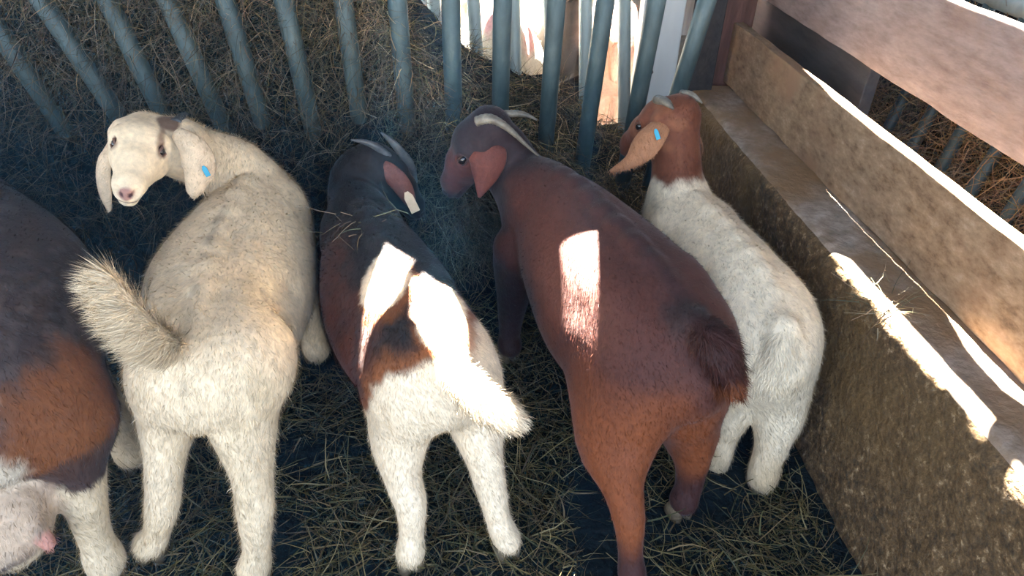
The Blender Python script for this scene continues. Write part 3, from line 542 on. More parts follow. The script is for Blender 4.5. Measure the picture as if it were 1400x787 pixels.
# ------------------------------------------------------------------ hay
HAY = np.array([(.26,.20,.11),(.20,.17,.08),(.12,.12,.06),(.28,.20,.13),(.07,.08,.045),(.15,.10,.065),(.36,.30,.20)])*.46
def strands(name, P, D, length, width, droop, palette, mat_=None, bend=1.0, seed=0, segs=5, parent=None, shade=None):
    """ribbons: roots P, directions D, per-strand length / width arrays"""
    g = np.random.default_rng(seed); n = len(P)
    D = D/np.linalg.norm(D, axis=1)[:, None]; pts = [P.copy()]; cur = P.copy(); d = D.copy()
    curl = g.normal(0, bend, (n, 3))
    for s in range(segs):
        d = d+curl*(.9/segs)+g.normal(0, .12*bend, (n, 3)); d[:, 2] -= droop/segs
        d /= np.linalg.norm(d, axis=1)[:, None]
        cur = cur+d*(length/segs)[:, None]; pts.append(cur.copy())
    pts = np.stack(pts, 1)
    side = np.cross(D, g.normal(size=(n, 3))); side /= np.linalg.norm(side, axis=1)[:, None]+1e-9
    taper = np.linspace(1, .35, segs+1)
    A = pts+side[:, None]*(width[:, None]*taper*.5)[..., None]; B = pts-side[:, None]*(width[:, None]*taper*.5)[..., None]
    V = np.stack([A, B], 2).reshape(n, -1, 3)
    base = np.arange(n)[:, None]*(2*(segs+1)); k = np.arange(segs)[None]*2
    F = np.stack([base+k, base+k+1, base+k+3, base+k+2], -1).reshape(-1, 4)
    c = palette[g.integers(0, len(palette), n)]*g.uniform(.55, 1.25, (n, 1))
    cols = np.repeat(c, 2*(segs+1), axis=0)
    return mesh_np(name, V.reshape(-1, 3), F, mat_ or M['hay'], parent, cols=cols, smooth=False)
def in_clump(P, s, thr, g):
    return vnoise(P, s)+g.uniform(-.15, .15, len(P)) > thr
g = np.random.default_rng(21)
n = 60000
P = np.stack([g.uniform(-1.9, .90, n), g.uniform(.45, 2.45, n), np.zeros(n)], -1)
keep = in_clump(P, .13, .40, g); P = P[keep]; n = len(P)
P[:, 2] = floor_z(P[:, 0], P[:, 1])+g.uniform(-.005, .022, n)
D = np.stack([g.normal(size=n), g.normal(size=n), g.normal(0, .28, n)+.06], -1)
o = strands('bedding_hay', P, D, g.uniform(.03, .17, n), g.uniform(.0016, .0044, n), .30, HAY*np.array([1.15,1.12,.75]), seed=1, bend=.8)
tag(o, 'trampled hay and straw bedding strewn over the pen floor', 'hay', kind='stuff')

# hay packed in the rack: lumpy core coloured as deep shade + strands on its front and top
def rack_front_y(z): return 2.06+(1.27-z)*.238
def hay_top(x):
    xs = [-2.2, -.45, -.22, -.10, .02, .2, .45, .62, .95]; zs = [1.30, 1.28, 1.12, .86, .70, .58, .45, .34, .28]
    return np.interp(x, xs, zs)
nx, nz = 150, 70
X, T = np.meshgrid(np.linspace(-2.1, .90, nx), np.linspace(0, 1, nz), indexing='ij')
Zt = hay_top(X); zz = np.where(T < .62, T/.62*Zt, Zt+(T-.62)/.38*.10); 
bul = np.interp(X, [-2, .1, .35, .95], [1, 1, .25, .0])*sstep(.72, .30, zz)*.28
yy = rack_front_y(np.minimum(zz, 1.27))+.055-bul+np.where(T < .62, 0, (T-.62)/.38*.33)
P3 = np.stack([X, yy, zz], -1)
amp = (vnoise(P3, .16)-.5)*.10+(vnoise(P3+3, .05)-.5)*.04
P3[..., 1] += amp*np.where(T < .62, 1, .4); P3[..., 2] += amp*np.where(T < .62, .2, 1)
i = np.arange(nx*nz).reshape(nx, nz)
F = np.stack([i[:-1,:-1], i[:-1,1:], i[1:,1:], i[1:,:-1]], -1).reshape(-1, 4)[:, ::-1]
core = mesh_np('rack_hay', P3.reshape(-1, 3), F, M['shade_muck']); tag(core, 'big heap of dry hay packed behind the rack bars', 'hay', kind='stuff')
n = 75000
ii = g.integers(0, nx-1, n); jj = g.integers(4, nz-1, n); fr = g.random((n, 2))
P = P3[ii, jj]*(1-fr[:, :1])+P3[ii+1, jj]*fr[:, :1]; P = P*(1-fr[:, 1:])+P3[ii, jj+1]*fr[:, 1:]
P += g.normal(0, .012, (n, 3)); P[:, 1] -= .015+.03*np.clip(g.normal(0,1,n),0,2)
D = np.stack([g.normal(size=n), g.normal(-.35, .6, n), g.normal(.0, .7, n)], -1)
k = in_clump(P, .09, .36, g) & (g.random(n) < .22+.78*sstep(.50, .85, P[:, 2]+(P[:, 0] > .05)*.5)); P, D = P[k], D[k]; n = len(P)  # fewer strands low down, so the shade-coloured core shows
strands('hay_strands', P, D, g.uniform(.03, .13, n), g.uniform(.0013, .003, n), .7, HAY, seed=2, bend=.9, parent=core)
k = (g.random(n) < .30) & (P[:, 0] > -.2) & (P[:, 2] > hay_top(P[:, 0])-.16)
strands('lit_hay_strands', P[k]+np.array([0, -.01, .012]), D[k], g.uniform(.04, .14, k.sum()), g.uniform(.0016, .0032, k.sum()), .6, HAY*np.array([3.6,3.1,2.4]), seed=22, bend=.9, parent=core)  # paler colour stands in for sun on the hay top
n2 = 5000      # paler strands paint in light caught on the highest part of the heap
x2 = g.uniform(-1.8, -.1, n2); z2 = hay_top(x2)-np.abs(g.normal(0, .16, n2))
strands('lit_hay_strands', np.stack([x2, rack_front_y(z2)+.02, z2], -1), np.stack([g.normal(size=n2), g.normal(-.4, .5, n2), g.normal(0, .6, n2)], -1), g.uniform(.04, .12, n2), g.uniform(.0014, .0028, n2), .7, HAY*np.array([2.9,2.5,2.2]), seed=23, bend=1.0, parent=core)
# long wisps poking out between the bars
n = 13000
x = g.uniform(-1.9, .5, n); z = hay_top(x)*g.uniform(.25, 1.0, n)
P = np.stack([x, rack_front_y(z)+.03-np.interp(x, [-2, .1, .35], [1, 1, .25])*sstep(.72, .30, z)*.26, z], -1); D = np.stack([g.normal(size=n), g.normal(-1, .5, n), g.normal(.0, .6, n)], -1)
strands('hay_wisps', P, D, g.uniform(.07, .2, n), g.uniform(.0013, .0026, n), 1.0, HAY, seed=3, bend=.9, parent=core)
# hay of the next stall
n = 26000
P = np.stack([g.uniform(1.5, 1.95, n), g.uniform(.7, 2.6, n), g.uniform(.1, .95, n)], -1)
P[:, 2] = np.minimum(P[:, 2], .95); P[:, 0] = 1.49+(P[:, 2])*.16+g.normal(0, .045, n)
D = g.normal(size=(n, 3)); D[:, 0] -= .6
c2 = MB().add([(1.52,.6,-.02),(1.52,2.7,-.02),(1.70,2.7,1.0),(1.70,.6,1.0),(2.3,.6,1.0),(2.3,2.7,1.0)], [(0,1,2,3)[::-1],(3,2,5,4)[::-1]]).build('stall_hay', M['shade_muck'], smooth=False)
tag(c2, 'brown hay heaped behind the bars of the neighbouring stall', 'hay', kind='stuff')
strands('hay_strands', P, D, g.uniform(.04, .15, n), g.uniform(.0016, .0035, n), .6, HAY*np.array([2.6,1.9,1.25]), seed=4, bend=.9, parent=c2)
def wisp(name, c, r, n, lmin, lmax, label, seed, flat=.3, wdt=(.0014,.0026)):
    g = np.random.default_rng(seed)
    P = np.array(c)+g.normal(0, 1, (n, 3))*np.array(r); D = g.normal(size=(n, 3)); D[:, 2] *= flat
    o = strands(name, P, D, g.uniform(lmin, lmax, n), g.uniform(*wdt, n), .15, HAY*1.15, seed=seed, bend=.8)
    return tag(o, label, 'straw', kind='stuff')
HAY = HAY*1.8
wisp('straw_tuft', LEDGE_TUFT, (.03, .035, .004), 70, .04, .12, 'small tuft of straw on the sunlit edge of the concrete ledge', 31)

# ------------------------------------------------------------------ implicit bodies
VOX = .0052
def sdf_seg(Pg, a, b, wa, ha, wb, hb, up):
    ax = b-a; L = np.linalg.norm(ax)
    d = ax/L if L > 1e-6 else np.array([0, 1., 0])
    s = np.cross(d, up); s /= np.linalg.norm(s)+1e-9; u = np.cross(s, d)
    q = Pg-a; t = q@d.astype(np.float32); tc = np.clip(t, 0, L); f = tc/L if L > 1e-6 else tc*0
    w = wa+(wb-wa)*f; h = ha+(hb-ha)*f; m = np.sqrt(w*h)
    qs, qu, qa = q@s.astype(np.float32), q@u.astype(np.float32), t-tc
    k0 = np.sqrt((qs/w)**2+(qu/h)**2+(qa/m)**2)+1e-6
    k1 = np.sqrt((qs/w**2)**2+(qu/h**2)**2+(qa/m**2)**2)+1e-6
    return k0*(k0-1)/k1
def surface(prims, subs, vox=VOX):
    """prims: (a, b, wa, ha, wb, hb, up, k) smooth-unioned; subs carved out; returns verts, quads"""
    lo = np.min([np.minimum(p[0], p[1])-max(p[2:6]) for p in prims], 0)-.03
    hi = np.max([np.maximum(p[0], p[1])+max(p[2:6]) for p in prims], 0)+.03
    N = np.ceil((hi-lo)/vox).astype(int)+1
    ax = [(lo[i]+vox*np.arange(N[i])).astype(np.float32) for i in range(3)]
    Fd = np.full(N, .2, np.float32)
    for sub, lst in ((False, prims), (True, subs)):
        for (a, b, wa, ha, wb, hb, up, k) in lst:
            pad = max(wa, ha, wb, hb)+k+.012
            i0 = np.clip(np.floor((np.minimum(a, b)-pad-lo)/vox).astype(int), 0, N-1); i1 = np.clip(np.ceil((np.maximum(a, b)+pad-lo)/vox).astype(int)+1, 1, N)
            sl = tuple(slice(i0[i], i1[i]) for i in range(3))
            G = np.stack(np.meshgrid(*[ax[i][sl[i]] for i in range(3)], indexing='ij'), -1)
            d = sdf_seg(G, a.astype(np.float32), b.astype(np.float32), wa, ha, wb, hb, up).astype(np.float32)
            A = Fd[sl]
            if sub: A = -A
            h = np.maximum(k-np.abs(A-d), 0)/k; r = np.minimum(A, d)-h*h*k*.25
            Fd[sl] = -r if sub else r
    S = Fd < 0
    c = [S[x:N[0]-1+x, y:N[1]-1+y, z:N[2]-1+z] for x in (0,1) for y in (0,1) for z in (0,1)]
    cnt = sum(q.astype(np.int8) for q in c); act = (cnt > 0) & (cnt < 8)
    idx = np.argwhere(act); vid = np.full(act.shape, -1, np.int32); vid[act] = np.arange(len(idx))
    acc = np.zeros((len(idx), 3)); num = np.zeros(len(idx))
    co = [(x, y, z) for x in (0,1) for y in (0,1) for z in (0,1)]
    val = {o: Fd[idx[:,0]+o[0], idx[:,1]+o[1], idx[:,2]+o[2]] for o in co}
    for o in co:
        for a_ in range(3):
            if o[a_] == 0:
                p = list(o); p[a_] = 1; p = tuple(p); va, vb = val[o], val[p]; m = (va < 0) != (vb < 0)
                t = np.where(m, va/(va-vb+1e-12), 0); pt = np.tile(np.array(o, float), (len(idx), 1)); pt[:, a_] += t
                acc += pt*m[:, None]; num += m
    V = lo+(idx+acc/num[:, None])*vox
    Fs = []
    for a_ in range(3):
        b_, c_ = (a_+1) % 3, (a_+2) % 3
        s0 = [slice(None)]*3; s1 = [slice(None)]*3; s0[a_] = slice(0, -1); s1[a_] = slice(1, None)
        A, B = S[tuple(s0)], S[tuple(s1)]; e = np.argwhere(A != B)
        e = e[(e[:, b_] > 0) & (e[:, c_] > 0) & (e[:, b_] < act.shape[b_]) & (e[:, c_] < act.shape[c_])]
        inside = A[e[:,0], e[:,1], e[:,2]]
        def cell(db, dc):
            q = e.copy(); q[:, b_] -= db; q[:, c_] -= dc; return vid[q[:,0], q[:,1], q[:,2]]
        Q = np.stack([cell(1,1), cell(0,1), cell(0,0), cell(1,0)], -1)
        Q[~inside] = Q[~inside][:, ::-1]; Fs.append(Q)
    Fq = np.concatenate(Fs); Fq = Fq[(Fq >= 0).all(1)]
    return V, Fq
def vnormals(V, F):
    n = np.cross(V[F[:,2]]-V[F[:,0]], V[F[:,3]]-V[F[:,1]]); N = np.zeros_like(V)
    for k in range(4): np.add.at(N, F[:,k], n)
    return N/(np.linalg.norm(N, axis=1)[:, None]+1e-12)
def A_(p): return np.array(p, float)
UPZ = np.array([0, 0, 1.0])
def chain(P, W, H, up, k, n=3):
    S = curve_pts(np.column_stack([np.array(P, float), W, H]), n); out = []
    for a, b in zip(S[:-1], S[1:]): out.append((a[:3], b[:3], a[3], a[4], b[3], b[4], up, k))
    return out
def ear_shell(st, nrm, thick=.005, n=24, curl=.35):
    """closed leaf-shaped ear: stations (pos, half width)"""
    S = curve_pts([(*p, w) for p, w in st], 6); P = S[:, :3]; W = np.maximum(S[:, 3], .002)
    T = np.gradient(P, axis=0); T /= np.linalg.norm(T, axis=1)[:, None]; nr = A_(nrm); V = []; k = n
    for i in range(len(P)):
        u = nr-T[i]*(nr@T[i]); u /= np.linalg.norm(u); s = np.cross(T[i], u)
        for j in range(k):
            a = 2*math.pi*j/k; c, sn = math.cos(a), math.sin(a)
            V.append(P[i]+s*W[i]*.5*c*1.0*1.0+u*(thick*min(1, W[i]/.03)*sn-curl*W[i]*.5*c*c))
    V = np.array(V); F = []
    for i in range(len(P)-1):
        for j in range(k): F.append((i*k+j, i*k+(j+1) % k, (i+1)*k+(j+1) % k, (i+1)*k+j))
    m = len(V); V = np.vstack([V, P[0], P[-1]-0]); 
    for j in range(0, k, 1): F.append((m, (j+1) % k, j, j)); F.append((m+1, (len(P)-1)*k+j, (len(P)-1)*k+(j+1) % k, (len(P)-1)*k+(j+1) % k))
    return V, np.array([f for f in F if True], int)
def hairs(name, V, F, cols, parent, n, lo, hi, wd, flow, seed, lift=.35, region=None, rl=None):
    """short fur: one thin blade per root, shaded with the body's normal"""
    g = np.random.default_rng(seed); N = vnormals(V, F)
    a, b, c, d = V[F[:,0]], V[F[:,1]], V[F[:,2]], V[F[:,3]]
    ar = np.linalg.norm(np.cross(c-a, d-b), axis=1); 
    if region is not None: ar = ar*region(V[F].mean(1))
    ch = g.choice(len(F), n, p=ar/ar.sum()); u, v = g.random((2, n, 1)); f = F[ch]
    w4 = [(1-u)*(1-v), u*(1-v), u*v, (1-u)*v]
    mixv = lambda A: sum(w4[k]*A[f[:,k]] for k in range(4))
    P = mixv(V); nn = mixv(N); nn /= np.linalg.norm(nn, axis=1)[:, None]; cc = mixv(cols)
    fl = flow(P); fl = fl-nn*(fl*nn).sum(1)[:, None]; fl /= np.linalg.norm(fl, axis=1)[:, None]+1e-6
    cl = (vnoise(P, .018)-.5)[:, None]*np.cross(nn, fl)*1.3
    d1 = fl+nn*lift+cl+g.normal(0, .30, (n, 3)); d1 /= np.linalg.norm(d1, axis=1)[:, None]
    Ln = g.uniform(lo, hi, (n, 1))
    if rl is not None: Ln = Ln*rl(P)[:, None]
    d2 = d1*.85+fl*.3; s = np.cross(d1, nn); s /= np.linalg.norm(s, axis=1)[:, None]+1e-9
    wv = wd*g.uniform(.6, 1.3, (n, 1))
    p0 = P-nn*.001; m = p0+d1*Ln*.55; t = m+d2*Ln*.45
    Vh = np.stack([p0+s*wv*.5, p0-s*wv*.5, m-s*wv*.42, m+s*wv*.42, t], 1).reshape(-1, 3)
    bs = np.arange(n)[:, None]*5
    me = bpy.data.meshes.new(name); Q = (bs+np.array([[3,2,1,0]])); Tt = (bs+np.array([[4,2,3]]))
    me.vertices.add(len(Vh)); me.vertices.foreach_set('co', Vh.astype(np.float32).ravel())
    loops = np.concatenate([Q.ravel(), Tt.ravel()]).astype(np.int32); me.loops.add(len(loops)); me.loops.foreach_set('vertex_index', loops)
    me.polygons.add(2*n); ls = np.concatenate([np.arange(n)*4, n*4+np.arange(n)*3]).astype(np.int32)
    me.polygons.foreach_set('loop_start', ls); me.polygons.foreach_set('loop_total', np.concatenate([np.full(n, 4), np.full(n, 3)]).astype(np.int32))
    me.polygons.foreach_set('use_smooth', np.full(2*n, True)); me.update(calc_edges=True)
    at_ = me.color_attributes.new('coat', 'FLOAT_COLOR', 'POINT'); c4 = np.ones((5*n, 4), np.float32)
    c4[:, :3] = np.repeat(np.clip(cc*g.uniform(.72, 1.24, (n, 1))*(.88+.24*vnoise(P*[1,.45,.6], .014))[:, None], 0, 1), 5, axis=0); at_.data.foreach_set('color', c4.ravel())
    sn = nn+g.normal(0, .30, (n, 3)); sn /= np.linalg.norm(sn, axis=1)[:, None]
    me.normals_split_custom_set_from_vertices(np.repeat(sn, 5, axis=0).tolist())
    me.materials.append(M['hair']); o = bpy.data.objects.new(name, me); link(o, parent); o['kind'] = 'stuff'
    return o
def ellball(c, r, mat_, name, parent, axis=None, n=12):
    c = A_(c); r = np.broadcast_to(np.array(r, float), (3,)); V = []; F = []
    Mx = np.eye(3) if axis is None else axis
    for i in range(1, n):
        th = math.pi*i/n
        for j in range(2*n):
            ph = math.pi*j/n; V.append(c+Mx@(r*np.array([math.sin(th)*math.cos(ph), math.sin(th)*math.sin(ph), math.cos(th)])))
    m = len(V); V += [c+Mx@(r*np.array([0,0,1])), c-Mx@(r*np.array([0,0,1]))]; k = 2*n
    for i in range(n-2):
        for j in range(k): F.append((i*k+j, (i+1)*k+j, (i+1)*k+(j+1) % k, i*k+(j+1) % k))
    for j in range(k): F.append((m, j, (j+1) % k)); F.append((m+1, (n-2)*k+(j+1) % k, (n-2)*k+j))
    return MB().add(V, F).build(name, mat_, parent)
def hoof(parent, p, fwd, s=1.0):
    """cloven hoof: two tapered toes side by side"""
    p = A_(p); f = A_((fwd[0], fwd[1], 0)); f /= np.linalg.norm(f); sd_ = np.array([f[1], -f[0], 0]); mb = MB()
    for q in (-1, 1):
        ring = []
        for (z, a, b, off) in ((.052, .013, .024, -.004), (.025, .0155, .030, .002), (-.004, .0165, .036, .006)):
            for t in range(12):
                th = 2*math.pi*t/12; e = 1 if math.cos(th) > 0 else .75
                ring.append(p*[1,1,0]+np.array([0,0,0.0+z*s])+sd_*(q*.0155+math.sin(th)*a)*s+f*(off+math.cos(th)*b*e)*s)
        F = [(i*12+t, i*12+(t+1) % 12, (i+1)*12+(t+1) % 12, (i+1)*12+t) for i in range(2) for t in range(12)]
        F += [tuple(range(12))[::-1], tuple(range(24, 36))]
        mb.add(ring, [f_[::-1] for f_ in F])
    mb.build('hoof', M['hoof'], parent)

def make_goat(key, label, coat, nh=60000, hl=(.006,.012), hw=.0011, group=None, tag_parts=None, tail_hair=None, vox=VOX, hornm='horn', hair_seed=1, name='goat', dets=True, hair_len=None):
    S = GOATS[key]; sp = S['spine']; T0 = A_(sp[0][:2]); T1 = A_(sp[-1][:2]); ax = T1-T0; ax /= np.linalg.norm(ax)
    fwd = np.array([ax[0], ax[1], 0]); side = np.array([ax[1], -ax[0], 0])
    root = empty(name, (float((T0+T1)[0]/2), float((T0+T1)[1]/2), 0), label, 'goat', group)
    pr = []
    cen = [(x, y, zt-h) for x, y, zt, w_, h in sp]
    pr += chain(cen, [q[3] for q in sp], [q[4] for q in sp], UPZ, .006, 4)
    # spine ridge, hip bones, shoulder blades
    ridge = [(x, y, zt-.012) for x, y, zt, w_, h in sp[1:-1]]
    pr += chain(ridge, [.020]*len(ridge), [.018]*len(ridge), UPZ, .03, 2)
    h1 = A_(cen[1]); hip_z = sp[1][2]-.055
    for q in (-1, 1):
        hp = np.array([sp[1][0], sp[1][1], hip_z])+side*q*sp[1][3]*.55+fwd*.05
        pr.append((hp, hp+fwd*.03, .035, .035, .04, .035, UPZ, .05))
        sh = A_(cen[-2])+side*q*sp[-2][3]*.62
        pr.append((sh+np.array([0,0,.06]), sh+np.array([0,0,-.07])+fwd*.03, .045, .06, .05, .07, fwd, .05))
    nk = S['neck']; pr += chain([p for p, _, _ in nk], [a for _, a, _ in nk], [b for _, _, b in nk], UPZ, .012, 3)
    pr[-1] = (*pr[-1][:7], .02)
    # link neck base into the chest
    pr.append((A_(cen[-2]), A_(nk[0][0]), sp[-2][3]*.8, sp[-2][4]*.8, nk[0][1], nk[0][2], UPZ, .04))
    for q, lg in enumerate(S['legs']):
        hipc = A_(cen[1])+side*(-1 if q == 0 else 1)*sp[1][3]*.42+np.array([0, 0, .01])
        hk = A_(lg[2][0]); pr.append((hk-fwd*.022, hk-fwd*.012+np.array([0,0,.045]), .024, .026, .012, .014, fwd, .016))
        P = [hipc]+[A_(p) for p, _, _ in lg]; P[-1] = P[-1]*[1,1,0]+np.array([0,0,max(P[-1][2]*0, .052)]); W = [.085*S.get('th', 1)]+[a for _, a, _ in lg]; H = [.12*S.get('th', 1)]+[b for _, _, b in lg]; W[-2] *= .88; H[-2] *= .88; H[-1] *= 1.05
        cc_ = chain(P, W, H, fwd, .02, 3)
        pr += [(*c[:7], .055 if i_ < 4 else .022) for i_, c in enumerate(cc_)]
    for lg in S['front']:
        P = [A_(p) for p, _, _ in lg]; P[-1] = P[-1]*[1,1,0]+np.array([0,0,.052]); pr += [(*c[:7], .02) for c in chain(P, [a for _, a, _ in lg], [b for _, _, b in lg], fwd, .02, 3)]
    tl = S['tail']; TP = curve_pts([(*p, r) for p, r in tl], 4)
    base = A_((sp[0][0], sp[0][1], sp[0][2]-.03)); pr.append((base+fwd*.05, A_(tl[0][0]), .03, .03, tl[0][1], tl[0][1], UPZ, .03))
    for a, b in zip(TP[:-1], TP[1:]): pr.append((a[:3], b[:3], a[3]*.9, a[3]*.62, b[3]*.9, b[3]*.62, np.array([.05, -.7, .7]), .008))
    # head
    Hd = S['head']; O = A_(Hd['O']); f = A_(Hd['N'])-O; f /= np.linalg.norm(f); L = Hd['L']
    u = A_(Hd['up']); u = u-f*(u@f); u /= np.linalg.norm(u); s = np.cross(f, u); Wd = Hd['wide']
    def hp(a, b, c): return O+(f*a+s*b*Wd+u*c)*L
    def hs(p, q, w1, h1_, w2, h2, k=.02): pr.append((hp(*p), hp(*q), w1*L*Wd, h1_*L, w2*L*Wd, h2*L, u, k))
    hs((-.12,0,-.02),(.16,0,.02), .27,.27,.30,.29)              # cranium
    hs((.16,0,.0),(.50,0,-.02), .30,.27,.22,.225)               # brow to bridge
    hs((.50,0,-.02),(.84,0,-.06), .215,.22,.165,.165)           # roman nose
    hs((.84,0,-.07),(.97,0,-.10), .165,.155,.135,.115,.012)     # muzzle
    hs((.05,0,-.22),(.55,0,-.22), .20,.16,.145,.12,.03)         # jaw
    hs((.55,0,-.22),(.97,0,-.225), .14,.10,.095,.07,.012)         # chin
    for q in (-1, 1):
        hs((.24,q*.215,.14),(.36,q*.19,.10), .06,.06,.055,.05,.03)      # brow ridge
        hs((.10,q*.20,-.16),(.34,q*.18,-.16), .11,.15,.09,.11,.04)      # cheek
        hs((.93,q*.085,-.05),(.98,q*.07,-.08), .06,.05,.05,.045,.012)   # nostril wing
        hs((-.05,q*.26,.06),(.0,q*.30,.02), .07,.08,.05,.06,.03)        # ear root
    pr.append((A_(nk[-1][0]), hp(-.05,0,-.08), nk[-1][1], nk[-1][2], .25*L, .25*L, u, .03))
    sb = []
    for q in (-1, 1):        # hollow of the flank in front of the hip
        c2_ = np.array([sp[2][0], sp[2][1], sp[2][2]-.085])+side*q*(sp[2][3]+.045)
        sb.append((c2_-fwd*.03, c2_+fwd*.04, .06, .06, .055, .055, UPZ, .05))
    def hc(p, q, r1, r2, k=.006): sb.append((hp(*p), hp(*q), r1*L, r1*L, r2*L, r2*L, u, k))
    for q in (-1, 1):
        hc((1.11,q*.05,-.10),(1.0,q*.10,-.03), .026,.034)
        hc((.33,q*.29,.15),(.35,q*.255,.13), .07,.065,.012)
        hc((1.05,q*.03,-.205),(.72,q*.165,-.17), .016,.010,.004)
    if 'udder' in S:
        ud = S['udder']; pr += chain([p for p,_,_ in ud], [a for _,a,_ in ud], [b for _,_,b in ud], fwd, .02, 2)
        for a, b in S['teats']: pr.append((A_(a), A_(b), .020, .020, .014, .014, fwd, .015))
    V, Fq = surface(pr, sb, vox)
    nb = len(V)
    for st, nr in zip(S['ears'], S['earn']):
        ev, ef = ear_shell(st, nr); Fq = np.vstack([Fq, ef+len(V)]); V = np.vstack([V, ev])
    fr = dict(O=O, f=f, s=s, u=u, L=L, fwd=fwd, side=side, hp=hp, nb=nb, T0=T0, spine=sp, S=S)
    hx = V-O; H3 = np.stack([hx@f, hx@s, hx@u], -1)/L
    cols = coat(V, fr, H3)
    # mesh (ears end in triangles, so build through from_pydata-free route: degenerate quads removed)
    deg = Fq[:, 2] == Fq[:, 3]
    me = bpy.data.meshes.new('body'); Q = Fq[~deg]; Tr = Fq[deg][:, :3]
    me.vertices.add(len(V)); me.vertices.foreach_set('co', V.astype(np.float32).ravel())
    loops = np.concatenate([Q.ravel(), Tr.ravel()]).astype(np.int32); me.loops.add(len(loops)); me.loops.foreach_set('vertex_index', loops)
    me.polygons.add(len(Q)+len(Tr)); me.polygons.foreach_set('loop_start', np.concatenate([np.arange(len(Q))*4, len(Q)*4+np.arange(len(Tr))*3]).astype(np.int32))
    me.polygons.foreach_set('loop_total', np.concatenate([np.full(len(Q), 4), np.full(len(Tr), 3)]).astype(np.int32))
    me.polygons.foreach_set('use_smooth', np.full(len(Q)+len(Tr), True)); me.update(calc_edges=True)
    ca = me.color_attributes.new('coat', 'FLOAT_COLOR', 'POINT'); c4 = np.ones((len(V), 4), np.float32); c4[:, :3] = cols; ca.data.foreach_set('color', c4.ravel())
    me.materials.append(M['skin']); body = link(bpy.data.objects.new('body', me), root)
    # horns
    for hn in S['horns']:
        C4 = curve_pts([(*p, r) for p, r in hn], 8); rr = C4[:, 3]*(1+.06*np.sin(np.arange(len(C4))*2.2))
        MB().tube(C4[:, :3], rr, 16, flat=.75).build('horn', M[hornm], root)
    if dets:
        for q in (-1, 1):
            axm = np.stack([f, u, s*q], 1)
            ellball(hp(.35, q*.222, .115), np.array([.066,.050,.050])*L, M['eye'], 'eye', root, axm)
            for (a, c, r1) in ((.33, .044, .018), (.33, -.050, .013)):       # eyelids
                pts = [hp(.35+dx, q*(.255-abs(dx)*.4-c*.35), .128-abs(dx)*.3+(c)*(1-(dx/.10)**2)) for dx in np.linspace(-.085, .085, 7)]
                o = MB().tube(pts, np.array([.4,.8,1,1,1,.8,.4])*r1*L, 8).build('eyelid', M['lid_'+key] if 'lid_'+key in M else M['horn_dark'], root)
    hz = [lg[-1][0] for lg in S['legs']]+[lg[-1][0] for lg in S['front']]
    for p in hz: hoof(root, A_(p)-fwd*.0, fwd, 1.0)
    def flow(P): return -fwd[None]*1.0+np.array([[0,0,-.75]])+side[None]*((P-np.array([T0[0],T0[1],0]))@side)[:, None]*1.5
    bm = np.arange(len(Fq)) < len(Fq)
    Fh = Fq[~deg]
    def hl_default(P):
        h3 = P-O; h3 = np.stack([h3@f, h3@s, h3@u], -1)/L; n3 = np.linalg.norm(h3-np.array([.45, 0, -.05]), axis=1)
        k = .30+.70*sstep(.62, .95, n3); k *= 1-.93*(1-sstep(.10, .24, np.linalg.norm(h3-np.array([1.06, 0, -.12]), axis=1)))
        for q in (-1, 1): k *= .1+.9*sstep(.06, .15, np.linalg.norm(h3-np.array([.35, q*.24, .12]), axis=1))
        return k
    hair_len = hair_len or hl_default
    if nh: hairs('coat_hair', V, Fh, cols, root, nh, hl[0], hl[1], hw, flow, hair_seed, rl=hair_len)
    if tail_hair:
        n_, l0, l1, dirv = tail_hair
        tp = TP[:, :3]
        def reg(c):
            d = np.min(np.linalg.norm(c[:, None]-tp[None, 3:], axis=2), axis=1); return (d < .04)*1.0
        tdir = tp[-1]-tp[0]; tdir /= np.linalg.norm(tdir)
        hairs('tail_hair', V, Fh, cols, root, n_, l0, l1, .0013, lambda P: np.tile(tdir*.8+A_(dirv), (len(P), 1)), hair_seed+50, lift=.25, region=reg)
    return root, fr

